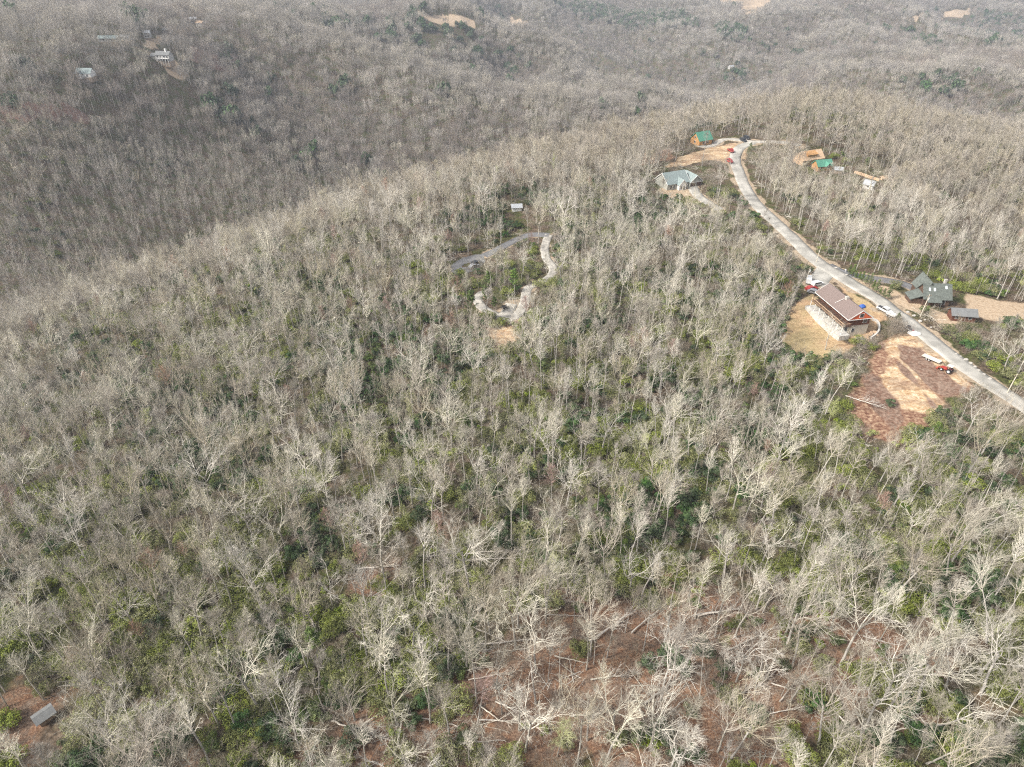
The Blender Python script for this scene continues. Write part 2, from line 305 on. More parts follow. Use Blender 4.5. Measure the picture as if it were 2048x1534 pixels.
c = mixc(sharpen(attr('grass'), mid), c, mixc(ramp(noise(0.09, 4), [(0.38, (0,0,0)), (0.6, (1,1,1))]), ramp(fine, [(0.3, (0.31,0.24,0.125)), (0.7, (0.48,0.375,0.21))]), ramp(fine, [(0.3, (0.34,0.21,0.12)), (0.7, (0.56,0.40,0.25))])))
c = mixc(sharpen(attr('dirt'), mid), c, mixc(ramp(streak, [(0.40, (0,0,0)), (0.75, (1,1,1))]), mixc(ramp(noise(0.5, 6, 1.5), [(0.4, (0,0,0)), (0.6, (1,1,1))]), ramp(fine, [(0.3, (0.34,0.21,0.11)), (0.7, (0.58,0.41,0.24))]), ramp(fine, [(0.3, (0.50,0.38,0.24)), (0.7, (0.72,0.60,0.43))])), ramp(fine, [(0.3, (0.15,0.085,0.055)), (0.7, (0.34,0.215,0.15))])))
c = mixc(sharpen(attr('darksoil'), fine, .5), c, mixc(ramp(noise(0.6, 6, 1.0), [(0.4, (0,0,0)), (0.6, (1,1,1))]), ramp(fine, [(0.3, (0.11,0.065,0.045)), (0.7, (0.27,0.165,0.12))]), ramp(fine, [(0.3, (0.17,0.115,0.085)), (0.7, (0.36,0.26,0.20))])))
c = mixc(sharpen(attr('shoulder'), fine, 0.4), c, ramp(fine, [(0.3, (0.23,0.175,0.12)), (0.7, (0.48,0.385,0.28))]))
L.new(c, pb.inputs['Base Color'])
bpn = N.new('ShaderNodeBump'); bpn.inputs['Strength'].default_value = 0.6; bpn.inputs['Distance'].default_value = 0.3; L.new(fine, bpn.inputs['Height']); L.new(bpn.outputs[0], pb.inputs['Normal'])
me.materials.append(gm); hills = tag(link(bpy.data.objects.new('hills', me)), 'brown leaf-covered mountain ground with ridges and valleys', None, None, 'structure')

def drape(name, path, width, m, lift=0.10, kind='structure', thick=0.35):
    t = np.gradient(path, axis=0); t /= np.linalg.norm(t, axis=1)[:, None]+1e-9; nrm = np.stack([-t[:, 1], t[:, 0]], 1); cols = []
    for k in (-1, -0.97, -0.5, 0, 0.5, 0.97, 1):
        p = path + nrm*k*width/2*(1+0.04*np.sin(np.arange(len(path))*1.7+k))[:, None]; z = height(p[:, 0], p[:, 1]) + (lift if abs(k) < 1 else lift-thick)
        cols.append(np.column_stack([p, z]))
    V = np.stack(cols, 1); n, k = V.shape[:2]; V[:, 1:-1, 2] = 0.5*V[:, 1:-1, 2]+0.5*V[:, 1:-1, 2].max(1, keepdims=True)
    a, b = np.meshgrid(np.arange(n-1), np.arange(k-1), indexing='ij'); F = np.stack([a*k+b, a*k+b+1, (a+1)*k+b+1, (a+1)*k+b], -1).reshape(-1, 4)[:, ::-1]
    return tag(link(bpy.data.objects.new(name, mesh_np(name, V.reshape(-1, 3), F, m, True))), kind=kind)
asph = mat('worn pale asphalt', (0.37,0.355,0.32), 0.9, 0.28, 0.22, detail=9)
darkasph = mat('dark asphalt', (0.17,0.17,0.175), 0.9, 0.15, 0.6); grav = mat('pale gravel', (0.42,0.395,0.35), 0.95, 0.3, .5, detail=8)
drape('road', ROAD, 5.8, asph, 0.14)
for k, (p, wd) in DRIVES.items():
    drape(k, p, wd, darkasph if k in ('paved_lane', 'cul_de_sac_lane') else (asph if k in ('house_driveway', 'garage_driveway') else grav), 0.10)
def pad(name, poly, m, hole=None, lift=0.12, step=1.2):
    lo = poly.min(0); hi = poly.max(0); xs = np.arange(lo[0], hi[0], step); ys = np.arange(lo[1], hi[1], step); X, Y = np.meshgrid(xs, ys); x = X.ravel(); y = Y.ravel()
    ok = inside(poly, x, y)
    if hole is not None: ok &= ~inside(hole, x, y)
    Z = height(x, y)+lift; V = np.column_stack([x, y, Z]); K = ok.reshape(X.shape); F = []
    for i in range(len(ys)-1):
        for j in range(len(xs)-1):
            if K[i, j] and K[i, j+1] and K[i+1, j] and K[i+1, j+1]: q = i*len(xs)+j; F.append((q, q+1, q+len(xs)+1, q+len(xs)))
    return tag(link(bpy.data.objects.new(name, mesh_np(name, V, F, m, True))), kind='structure')
pad('cul_de_sac', CULDESAC, darkasph, CUL_ISLAND, step=0.6)
# ---------------------------------------------------------------- bare trees
def unit(v): return v/(np.linalg.norm(v, axis=-1, keepdims=True)+1e-9)
class Br:                                                    # batches of branches grown level by level
    def __init__(s, r): s.r = r; s.tr = []; s.cr = []
def grow_branches(r, start, dirn, length, r0, nseg, wander, lift, taper=0.25):
    """all branches of one level at once -> polylines (n, nseg+1, 3) and radii (n, nseg+1)"""
    n = len(start); P = np.zeros((n, nseg+1, 3)); P[:, 0] = start; d = unit(dirn.copy())
    for k in range(nseg):
        d = unit(d + r.normal(0, wander, (n, 3)) + np.array([0, 0, 1])*lift/nseg)
        P[:, k+1] = P[:, k] + d*(length/nseg)[:, None]
    t = np.linspace(0, 1, nseg+1)
    return P, r0[:, None]*(1-(1-taper)*t[None]**0.9)
def spawn(r, P, R, per, t0, t1, ang, lr, rr, lenpar, rnd=0.35):
    """children along parents: positions, directions, lengths, radii"""
    n, m = P.shape[:2]; k = per; t = np.linspace(t0, t1, k)[None]+r.uniform(-.5, .5, (n, k))*(t1-t0)/k; t = np.clip(t, 0.02, .999)
    f = t*(m-1); i = np.minimum(f.astype(int), m-2); fr = (f-i)[..., None]; a = np.take_along_axis(P, i[..., None], 1); b = np.take_along_axis(P, (i+1)[..., None], 1)
    pos = a*(1-fr)+b*fr; d = unit(b-a); ra = np.take_along_axis(R, i, 1)
    o = unit(np.cross(d, r.normal(0, 1, d.shape))); an = np.radians(ang)*(1+r.uniform(-.3, .3, (n, k, 1))); dd = d*np.cos(an)+o*np.sin(an)
    L = lenpar[:, None]*lr*(1-0.55*t)*(1+r.uniform(-rnd, rnd, (n, k))); rad = np.minimum(ra*0.75, rr)*(1+r.uniform(-.2, .2, (n, k)))
    return pos.reshape(-1, 3), dd.reshape(-1, 3), L.ravel(), rad.ravel()
def tubes(P, R, sides, tip=True):
    n, m = P.shape[:2]; d = np.zeros_like(P); d[:, 1:-1] = P[:, 2:]-P[:, :-2]; d[:, 0] = P[:, 1]-P[:, 0]; d[:, -1] = P[:, -1]-P[:, -2]; d = unit(d)
    ref = np.where(np.abs(d[:, :1, 2:3]) > 0.9, np.array([1.0, 0, 0]), np.array([0, 0, 1.0])); x = unit(np.cross(d, ref)); y = np.cross(d, x)
    th = np.arange(sides)*2*np.pi/sides; V = P[:, :, None]+R[:, :, None, None]*(np.cos(th)[:, None]*x[:, :, None]+np.sin(th)[:, None]*y[:, :, None])
    b = (np.arange(n)[:, None, None]*m+np.arange(m-1)[None, :, None])*sides; s = np.arange(sides); s2 = (s+1) % sides
    F = np.stack([b+s, b+s2, b+sides+s2, b+sides+s], -1).reshape(-1, 4)
    return V.reshape(-1, 3), F
def cat_mesh(parts):
    V = []; F = []; o = 0
    for v, f in parts: V.append(v); F.append(f+o); o += len(v)
    return np.concatenate(V), np.concatenate(F)
def make_tree(seed, H=17.0, r0=0.24, cb=0.5, spread=3.21, nl=16, ang=48, lift=0.5, gn=0.14, fork=0, dens=(6, 4, 3), tw=0.009, lean=0.0, snag=False, thick=1.0):
    """returns (trunk mesh data, crown mesh data). fork>0: the trunk divides into that many main limbs"""
    r = np.random.default_rng(seed); T = []; C = []
    top = H*(0.62 if fork else 0.97); n = 9
    P, R = grow_branches(r, np.zeros((1, 3)), np.array([[lean, 0, 1.0]]), np.array([top]), np.array([r0]), n, 0.035, 0.1, 0.55 if fork else 0.15)
    R *= .85; R[0, 0] *= 1.35; P -= [0, 0, 0]; P[0, 0, 2] = -0.8; T.append(tubes(P, R*thick, 6))
    starts = []
    if snag: return cat_mesh(T), cat_mesh([tubes(*grow_branches(r, P[0, 5:9], unit(r.normal(0, 1, (4, 3))+[0, 0, .6]), r.uniform(1, 2.4, 4), np.full(4, .06), 3, .15, .2), 4)])
    if fork:
        k = fork; az = np.arange(k)*2*np.pi/k+r.uniform(0, 6); bi = r.integers(n-3, n, k); base = P[0, bi]; dirs = np.stack([np.cos(az)*.75, np.sin(az)*.75, r.uniform(.7, 1.3, k)], 1)
        Pm, Rm = grow_branches(r, base, dirs, r.uniform(.75, 1.05, k)*(H-base[:, 2])*1.25, np.full(k, r0*0.38), 7, gn*1.3, lift, .2)
        C.append(tubes(Pm, Rm*thick, 5)); par = (Pm, Rm, np.linalg.norm(Pm[:, -1]-Pm[:, 0], axis=1)); per = max(3, nl//k+2)
        s, d, L, q = spawn(r, Pm, Rm, per, .12, .97, ang, .62, .055, par[2]); d = unit(d+[0, 0, .25]); L = np.maximum(L, .8)
        low = 3; t = r.uniform(cb*.8, .95, low); i = (t*n).astype(int); a2 = r.uniform(0, 6.3, low)
        s = np.concatenate([s, P[0, i]]); d = np.concatenate([d, np.stack([np.cos(a2), np.sin(a2), np.full(low, .3)], 1)]); L = np.concatenate([L, r.uniform(1.2, 2.6, low)]); q = np.concatenate([q, np.full(low, .05)])
    else:
        t = np.sort(cb+(1-cb)*r.uniform(0, 1, nl)**0.85*0.97); f = t*n; i = np.minimum(f.astype(int), n-1); fr = (f-i)[:, None]; s = P[0, i]*(1-fr)+P[0, i+1]*fr
        az = np.arange(nl)*2.4+r.uniform(-.4, .4, nl); rel = (t-cb)/(1-cb); env = spread*(0.45+0.55*np.sin(np.pi*np.clip(rel*.9+.22, 0, 1)))*(1.1-0.45*rel)
        e = np.radians(ang)*(1-.35*rel); d = np.stack([np.cos(az)*np.sin(e), np.sin(az)*np.sin(e), np.cos(e)], 1); L = env*r.uniform(.7, 1.2, nl)*1.15; q = r0*np.clip(.42-.26*rel, .1, 1)
        tipP, tipR = grow_branches(r, P[0, -1:], np.array([[0, 0, 1.]]), np.array([1.5]), np.array([r0*.12]), 3, .1, .2); s = np.concatenate([s, P[0, -3:]]); d = np.concatenate([d, unit(r.normal(0, .5, (3, 3))+[0, 0, 1])]); L = np.concatenate([L, np.full(3, spread*.5)]); q = np.concatenate([q, np.full(3, r0*.14)])
    P1, R1 = grow_branches(r, s, d, L, np.clip(q, .032, .115), 5, gn, lift*.55, .3); C.append(tubes(P1, R1*thick, 4))
    s, d, l2, q = spawn(r, P1, R1, dens[0], .18, 1., 40, .62, .028, L); l2 = np.maximum(l2, .5); P2, R2 = grow_branches(r, s, d+[0, 0, .12], l2, np.maximum(q*1.1, tw*2), 3, gn, lift*.3, .3); C.append(tubes(P2, R2*thick, 3))
    if dens[1]:
        s, d, l3, q = spawn(r, P2, R2, dens[1], .2, 1., 36, .68, tw*1.2, l2); l3 = np.maximum(l3, .35); P3, R3 = grow_branches(r, s, d+[0, 0, .15], l3, np.maximum(q, tw), 2, gn, lift*.4, .4); C.append(tubes(P3, R3*thick, 3))
        if dens[2]:
            s, d, l4, q = spawn(r, P3, R3, dens[2], .25, 1., 34, .8, tw*.8, l3); l4 = np.maximum(l4, .28); P4, R4 = grow_branches(r, s, d+[0, 0, .15], l4, np.full(len(s), tw*.75), 1, gn, 0, .3); C.append(tubes(P4, R4*thick, 3))
    return cat_mesh(T), cat_mesh(C)

bark = mat('grey bark', (0.43,0.40,0.355), 0.9, 0.3, 1.2, rand=0.16, stretch=(1, 1, .3))
def crown_mat(n, c, v=0.22, rand=0.20): return mat(n, c, 0.85, v, 0.6, rand=rand)
limb_m = [crown_mat('pale twigs', (0.60,0.56,0.475)), crown_mat('grey twigs', (0.40,0.365,0.305)), crown_mat('tan twigs', (0.45,0.40,0.32)), crown_mat('brown twigs', (0.33,0.285,0.23)), crown_mat('reddish budding twigs', (0.40,0.27,0.22)), crown_mat('yellow green budding twigs', (0.46,0.47,0.24))]
relief_m = [crown_mat('shaded grey twigs', (0.41,0.375,0.325)), crown_mat('hollow shade brown twigs', (0.33,0.285,0.245)), crown_mat('greyer twigs', (0.47,0.43,0.37))]  # far twig tones, darker for hollows, paler for crests: relief shading put into colour
# kind: (what it looks like, builder settings, twig material)
KINDS = [
 ('tall straight tree with narrow upswept crown', dict(dens=(5,4,2), H=19, r0=.24, cb=0.60, spread=3.10, nl=20, ang=40, lift=.9, gn=0.056), 0),
 ('broad tree with forking gnarled pale limbs', dict(H=16, r0=.30, cb=0.50, spread=4.60, nl=16, ang=52, lift=.35, gn=0.124, fork=4), 0),
 ('slim tree with small round tuft of twigs', dict(dens=(5,4,2), H=15, r0=.15, cb=0.68, spread=2.40, nl=14, ang=46, lift=.6, gn=0.074), 1),
 ('rounded tree with dense fine grey twigs', dict(H=16, r0=.22, cb=0.56, spread=3.60, nl=18, ang=50, lift=.7, gn=0.074, dens=(7,5,3)), 1),
 ('vase shaped tree with steep forked limbs', dict(H=18, r0=.26, cb=0.55, spread=3.70, nl=18, ang=34, lift=1.0, gn=0.062, fork=5), 2),
 ('wide flat topped tree with thick white limbs', dict(H=14, r0=.30, cb=0.52, spread=4.70, nl=14, ang=60, lift=.45, gn=0.149, fork=3, dens=(6,4,2)), 0),
 ('small tree with hazy brown twigs', dict(H=10, r0=.11, cb=0.45, spread=2.40, nl=14, ang=45, lift=.6, gn=0.074, dens=(5,4,3)), 3),
 ('tall tree with sparse crooked limbs', dict(H=19, r0=.23, cb=0.62, spread=3.30, nl=11, ang=56, lift=.5, gn=0.124, dens=(5,4,3)), 2),
 ('tree with reddish budding crown', dict(H=14, r0=.18, cb=0.55, spread=3.00, nl=16, ang=45, lift=.7, gn=0.062, dens=(6,5,3)), 4),
 ('tree with pale green budding crown', dict(H=12, r0=.14, cb=0.48, spread=2.60, nl=15, ang=48, lift=.6, gn=0.062, dens=(6,5,3)), 5),
 ('twin forked tree with two leaning tops', dict(H=17, r0=.25, cb=0.48, spread=3.60, nl=16, ang=44, lift=.6, gn=0.081, fork=2), 0),
 ('leafless broken snag without twigs', dict(H=11, r0=.22, snag=True), 1),
]
PROTO = []; bpr = []
for i, (desc, kw, mi) in enumerate(KINDS):
    (tv, tf), (cv, cf) = make_tree(100+i, **kw)
    tm = mesh_np('trunk', tv, tf, bark, True); cm = mesh_np('crown', cv, cf, limb_m[mi], False)
    PROTO.append((desc, tm, cm, kw['H']))
def joined(name, tv, tf, cv, cf, m): return mesh_np(name, np.concatenate([tv, cv]), np.concatenate([tf, cf+len(tv)]), mats=[bark, m], midx=np.r_[np.zeros(len(tf)), np.ones(len(cf))])
lib = bpy.data.collections.new('tree_sources')               # never linked to the scene; the forest's points draw from it
def lib_add(name, me): o = bpy.data.objects.new(name, me); lib.objects.link(o)
nid = 0
for i, (desc, kw, mi) in enumerate(KINDS[:11]):              # 0..10 near, full detail (other seeds than the individual trees)
    (tv, tf), (cv, cf) = make_tree(300+i, **kw); lib_add('src_%02d' % nid, joined('bare_tree', tv, tf, cv, cf, limb_m[mi])); nid += 1
MID0 = nid
for i, (ki, mi) in enumerate([(0,1),(1,2),(3,2),(3,1),(4,2),(3,3),(7,1),(8,3)]):   # middle distance
    kw = dict(KINDS[ki][1]); kw['dens'] = (6, 6, 0); kw['tw'] = .014; kw['spread'] *= 1.1; (tv, tf), (cv, cf) = make_tree(500+i, **kw); lib_add('src_%02d' % nid, joined('bare_tree', tv, tf, cv, cf, limb_m[mi])); nid += 1
LOW0 = nid
for i, (ki, mi) in enumerate([(0,0),(3,1),(3,0),(4,2),(7,0),(3,1)]):                 # duller, thinner trees of the valley slopes
    kw = dict(KINDS[ki][1]); kw['dens'] = (6, 5, 0); kw['tw'] = .015; kw['nl'] = 14; kw['cb'] = .52; kw['spread'] *= 1.2; (tv, tf), (cv, cf) = make_tree(700+i, **kw); lib_add('src_%02d' % nid, joined('bare_tree', tv, tf, cv, cf, relief_m[mi])); nid += 1
FAR0 = nid
for g in range(8):                                           # far: small stands of trees
    r = np.random.default_rng(900+g); Vt = []; Ft = []; Vc = []; Fc = []; ot = oc = 0
    for k in range(7):
        ki = [3, 3, 4, 0, 3, 2, 3][k]; kw = dict(KINDS[ki][1]); kw['dens'] = (5, 4, 0); kw['tw'] = .022; kw['nl'] = 14; kw['cb'] = .50; kw['spread'] *= 1.3
        (tv, tf), (cv, cf) = make_tree(1000+g*10+k, **kw); s = r.uniform(.8, 1.15); a = k*2.4+r.uniform(-.3, .3); rad = 5.6*math.sqrt((k+.3)/7)*1.35
        off = np.array([math.cos(a)*rad, math.sin(a)*rad, -1.0]); Vt.append(tv*s+off); Ft.append(tf+ot); ot += len(tv); Vc.append(cv*s+off); Fc.append(cf+oc); oc += len(cv)
    lib_add('src_%02d' % nid, joined('tree_stand', np.concatenate(Vt), np.concatenate(Ft), np.concatenate(Vc), np.concatenate(Fc), [relief_m[2], relief_m[0], relief_m[2], relief_m[0], relief_m[1], relief_m[1], relief_m[0], relief_m[1]][g])); nid += 1

# ---------------------------------------------------------------- evergreens and shrubs
def leaf_cloud(r, centres, radii, n, size, flat=.75, tri=False):
    """leaf-sized quads over clumps"""
    ci = r.integers(0, len(centres), n); u = unit(r.normal(0, 1, (n, 3))); u[:, 2] = np.abs(u[:, 2])*1.1-.25; rr = radii[ci]*r.uniform(.55, 1.05, n)**.6
    p = centres[ci]+u*rr[:, None]*[1, 1, flat]; nn = unit(u+r.normal(0, .55, (n, 3))+[0, 0, .35]); x = unit(np.cross(nn, r.normal(0, 1, (n, 3)))); y = np.cross(nn, x); s = size*r.uniform(.6, 1.3, n)[:, None]
    V = np.stack([p-x*s*.5, p+y*s*.28, p+x*s*.55, p-y*s*.28], 1); V[:, 0, 2] -= .02
    F = np.arange(n*4).reshape(n, 4); return V.reshape(-1, 3), F
def leafmat(n, c, c2, rand=.25): return mat(n, c, .6, scale=.9, col2=c2, rand=rand, spec=.35, coords='Object')
leafs = [leafmat('dark evergreen leaves', (0.16,0.20,0.06), (0.055,0.08,0.026)), leafmat('olive leaves', (0.28,0.30,0.09), (0.12,0.135,0.045)), leafmat('yellow green leaves', (0.37,0.42,0.10), (0.18,0.215,0.055)), leafmat('deep green leaves', (0.09,0.145,0.05), (0.03,0.06,0.025)), leafmat('pine needles', (0.17,0.22,0.07), (0.07,0.10,0.035))]
stem_m = mat('brown stem', (0.20,0.16,0.12), .9, .25, 2.0, rand=.15)
def make_shrub(seed, rad, h, n, size, mi):
    r = np.random.default_rng(seed); k = int(5+rad*3); a = r.uniform(0, 6.3, k); d = rad*np.sqrt(r.uniform(0, 1, k))*.75
    ce = np.stack([np.cos(a)*d, np.sin(a)*d, h*r.uniform(.35, .8, k)], 1); V, F = leaf_cloud(r, ce, r.uniform(.35, .62, k)*rad*.8, n, size)
    Ps, Rs = grow_branches(r, np.zeros((k, 3))-[0, 0, .3], ce+[0, 0, .3], np.linalg.norm(ce, axis=1)+.3, np.full(k, .05), 3, .08, .1); return (V, F), tubes(Ps, Rs, 4)
SHR = []
for i, (rad, h, n, sz, mi) in enumerate([(1.9,1.9,1300,.26,0),(2.6,2.6,2000,.28,1),(1.3,1.3,700,.22,2),(2.2,3.4,1800,.27,3),(3.0,1.8,2000,.27,1),(1.6,1.6,900,.24,2),(1.5,2.6,1100,.24,0)]):
    (lv, lf), (sv, sf) = make_shrub(40+i, rad, h, n, sz, mi); SHR.append((lv, lf, sv, sf, mi))
shl = bpy.data.collections.new('shrub_sources')
for i, (lv, lf, sv, sf, mi) in enumerate(SHR):
    shl.objects.link(bpy.data.objects.new('shr_%02d' % i, mesh_np('evergreen_shrub', np.concatenate([lv, sv]), np.concatenate([lf, sf+len(lv)]), mats=[leafs[mi], stem_m], midx=np.r_[np.zeros(len(lf)), np.ones(len(sf))])))
for i in range(3):                                           # 7..9 leafless brush: a haze of brown saplings
    r = np.random.default_rng(70+i); k = 34; a = r.uniform(0, 6.3, k); d = np.sqrt(r.uniform(0, 1, k))*2.6; st = np.stack([np.cos(a)*d, np.sin(a)*d, np.full(k, -.3)], 1)
    P1, R1 = grow_branches(r, st, r.normal(0, .22, (k, 3))+[0, 0, 1], r.uniform(1.8, 4.5, k), np.full(k, .022), 4, .1, .2); L1 = np.linalg.norm(P1[:, -1]-P1[:, 0], axis=1)
    s, dd, l2, q = spawn(r, P1, R1, 6, .35, 1, 38, .45, .014, L1); P2, R2 = grow_branches(r, s, dd, l2, np.full(len(s), .013), 2, .12, .3)
    s, dd, l3, q = spawn(r, P2, R2, 3, .3, 1, 38, .7, .010, l2); P3, R3 = grow_branches(r, s, dd, l3, np.full(len(s), .010), 1, .1, 0)
    V, F = cat_mesh([tubes(P1, R1, 3), tubes(P2, R2, 3), tubes(P3, R3, 3)]); shl.objects.link(bpy.data.objects.new('shr_%02d' % (7+i), mesh_np('brush', V, F, limb_m[[3, 3, 1][i]])))
(lv, lf), (sv, sf) = make_shrub(91, 2.4, 2.0, 420, .85, 0)    # 10: far evergreen crown mass
shl.objects.link(bpy.data.objects.new('shr_10', mesh_np('evergreen_shrub', lv*[1.3, 1.3, 2.4], lf, leafs[3])))
for i in range(2):                                           # 11, 12: dead sticks and thin fallen poles
    r = np.random.default_rng(80+i); k = 12; a = r.uniform(0, 6.3, k); d = np.sqrt(r.uniform(0, 1, k))*3; st = np.stack([np.cos(a)*d, np.sin(a)*d, np.full(k, .12)], 1); b = r.uniform(0, 6.3, k)
    P1, R1 = grow_branches(r, st, np.stack([np.cos(b), np.sin(b), r.uniform(0, .16, k)], 1), r.uniform(1.5, 6, k), r.uniform(.04, .10, k), 4, .05, 0, .4); L1 = np.linalg.norm(P1[:, -1]-P1[:, 0], axis=1)
    s, dd, l2, q = spawn(r, P1, R1, 4, .4, 1, 40, .35, .03, L1); P2, R2 = grow_branches(r, s, dd, l2, q, 3, .12, .1); s, dd, l3, q = spawn(r, P2, R2, 4, .2, 1, 38, .6, .012, l2); P3, R3 = grow_branches(r, s, dd, l3, q, 1, .1, .1)
    V, F = cat_mesh([tubes(P1, R1, 4), tubes(P2, R2, 3), tubes(P3, R3, 3)]); shl.objects.link(bpy.data.objects.new('shr_%02d' % (11+i), mesh_np('deadfall', V, F, limb_m[[0, 1][i]])))
def make_pine(seed, H=15, crown=.45, mi=4, n=2600, spread=2.6):
    r = np.random.default_rng(seed); P, R = grow_branches(r, np.array([[0, 0, -.6]]), np.array([[0, 0, 1.]]), np.array([H]), np.array([.2]), 8, .03, .1, .2); k = 22
    t = 1-crown+crown*np.sort(r.uniform(0, 1, k)); i = np.minimum((t*8).astype(int), 7); fr = (t*8-i)[:, None]; s = P[0, i]*(1-fr)+P[0, i+1]*fr; a = np.arange(k)*2.4; L = spread*(1.15-.8*(t-1+crown)/crown)*r.uniform(.6, 1.1, k)
    Pb, Rb = grow_branches(r, s, np.stack([np.cos(a), np.sin(a), np.full(k, .35)], 1), L, np.full(k, .05), 4, .1, .5); ce = Pb[:, 1:].reshape(-1, 3); V, F = leaf_cloud(r, ce, np.full(len(ce), .55), n, .34, .6)
    return cat_mesh([tubes(P, R, 6), tubes(Pb, Rb, 4)]), (V, F)
def make_conifer(seed, H=8, spread=2.0, n=1800, mi=3, size=.3):   # dense cone to the ground (cedar, hemlock)
    r = np.random.default_rng(seed); P, R = grow_branches(r, np.array([[0, 0, -.4]]), np.array([[0, 0, 1.]]), np.array([H]), np.array([.12]), 6, .02, .1, .2); k = 46
    t = r.uniform(.06, .97, k); a = np.arange(k)*2.4; d = spread*(1-t)**.8*r.uniform(.25, .8, k); ce = np.stack([np.cos(a)*d, np.sin(a)*d, t*H], 1); V, F = leaf_cloud(r, ce, .25+.45*spread*(1-t)*.7, n, size, .8)
    return tubes(P, R, 5), (V, F)
# ---------------------------------------------------------------- where trees stand
def clearings(x, y, pad_=0.0):                               # True where nothing may grow
    bad = np.zeros(len(x), bool)
    for p in CLEAR:
        s = inside(p, x, y); bad |= s
    nearb = np.hypot(x, y) < 600; i = np.where(nearb)[0]
    for pth, wd in [(ROAD, 6.4+4.5)] + [(p, w_+1.6) for p, w_ in DRIVES.values()]:
        bad[i] |= edge_dist(pth, x[i], y[i], False) < wd/2+pad_
    for cx, cy, rr in NOGROW: bad |= np.hypot(x-cx, y-cy) < rr*(1 if cy < 500 else .6)
    return bad
VIS_D = []
NOGROW = []                                                  # (x, y, radius) round each building
for u, v, rr in [(1352,372,13),(1335,380,12),(1372,378,11),(1402,280,9),(1395,290,8),(1622,315,11),(1650,328,9),(1672,345,6),(1732,370,6),(1680,620,13),(1660,600,11),(1705,655,11),(1870,590,12),(1850,585,8),(1930,630,9),(1035,425,6),(1032,435,6),
                 (325,118,16),(310,112,14),(172,148,16),(295,76,10),(332,66,10),(222,80,16),(388,48,10),(1465,138,12),(92,1452,6),(845,15,8),(1740,357,9),(1715,350,7)]:
    p = ground(u, v); NOGROW.append((p[0], p[1], rr))
def blocks_view(x, y, H, r):                                 # the woods are open in front of the lots, lanes and houses
    D = np.hypot(x, y); drop = np.zeros(len(x)); z0 = height(x, y)
    for f in (.12, .25, .4, .55, .7, .85, 1.0):
        t = f*H*D/(CAM_Z-z0); qx = x+x/D*t; qy = y+y/D*t; w8 = 1 if f > .3 else .6
        for p in [LAWN]+YARD+DIRT[:2]+REDDIRT[:1]+[TAN[0], TAN[2]]: drop = np.maximum(drop, inside(p, qx, qy)*.97*w8)
        for p in SCAR+[CULDESAC, TAN[1], DIRT[2], DIRT[3]]: drop = np.maximum(drop, inside(p, qx, qy)*.93*w8)
        nn = (D < 420) & (D > 60); i = np.where(nn)[0]
        if len(i):
            drop[i] = np.maximum(drop[i], (edge_dist(ROAD, qx[i], qy[i], False) < 4.5)*.93*w8)
            for k, (pth, wd) in DRIVES.items(): drop[i] = np.maximum(drop[i], (edge_dist(pth, qx[i], qy[i], False) < wd/2+.8)*(.75 if k in ('loop_drive', 'parking_spur', 'cul_de_sac_lane') else .93 if k in ( 'gravel_drive', 'paved_lane') else .5)*w8)
        for cx, cy, rr in NOGROW: drop = np.maximum(drop, (np.hypot(qx-cx, qy-cy) < rr*.8)*(.88 if cy < 500 else (.3 if f < .5 else 0))*w8)
    return r.uniform(0, 1, len(x)) < drop
# hand-read tables over the photo: per cell tree density, greenery; rows top to bottom, 8 columns
GREEN = np.array([[1,1,3,1,2,2,1,1],[1,1,1,1,1,1,1,1],[1,1,1,1,1,2,2,2],[0,0,1,2,3,3,1,1],[1,1,3,4,3,4,2,2],[2,4,7,6,5,5,5,5],[4,5,6,5,6,6,5,5],[4,5,5,5,7,7,5,6],[5,5,6,5,7,6,6,6],[5,7,6,5,6,6,6,8],[8,8,7,7,5,5,5,8],[8,8,8,6,3,2,4,6],[8,7,5,4,3,1,3,5]])/10.0
TREES = np.array([[10]*8,[10]*8,[10]*8,[10,10,10,10,10,9,10,10],[10,10,10,9,8,8,9,9],[10,10,9,8,7,8,7,8],[9,9,8,7,7,7,7,7],[9,8,8,7,7,7,7,7],[8,8,7,7,7,6,7,7],[8,7,7,6,6,6,7,7],[8,8,7,7,6,7,7,8],[8,7,7,7,7,6,7,7],[8,7,7,7,6,6,7,7]])/10.0
def table(T, x, y, z):
    u, v, d = project(np.column_stack([x, y, z])); nr_, nc_ = T.shape; fu = np.clip(u/2048*nc_-.5, 0, nc_-1.001); fv = np.clip(v/1534*nr_-.5, 0, nr_-1.001)
    i = fv.astype(int); j = fu.astype(int); a = fv-i; b = fu-j
    return (T[i, j]*(1-b)+T[i, j+1]*b)*(1-a)+(T[i+1, j]*(1-b)+T[i+1, j+1]*b)*a
def scatter(R0, R1, spacing, half, seed):                    # jittered grid in a sector in front of (and beside) the drone
    r = np.random.default_rng(seed); x0 = R1*math.sin(half) if half < 1.57 else R1; xs = np.arange(-x0, x0, spacing); ys = np.arange(-R0 if R0 < 30 else 0, R1, spacing); X, Y = np.meshgrid(xs, ys)
    X = X.ravel()+r.uniform(-.46, .46, X.size)*spacing; Y = Y.ravel()+r.uniform(-.46, .46, Y.size)*spacing; D = np.hypot(X, Y); A = np.abs(np.arctan2(X, Y+1e-6))
    s = (D >= R0) & (D < R1) & (A < half); return X[s], Y[s], r
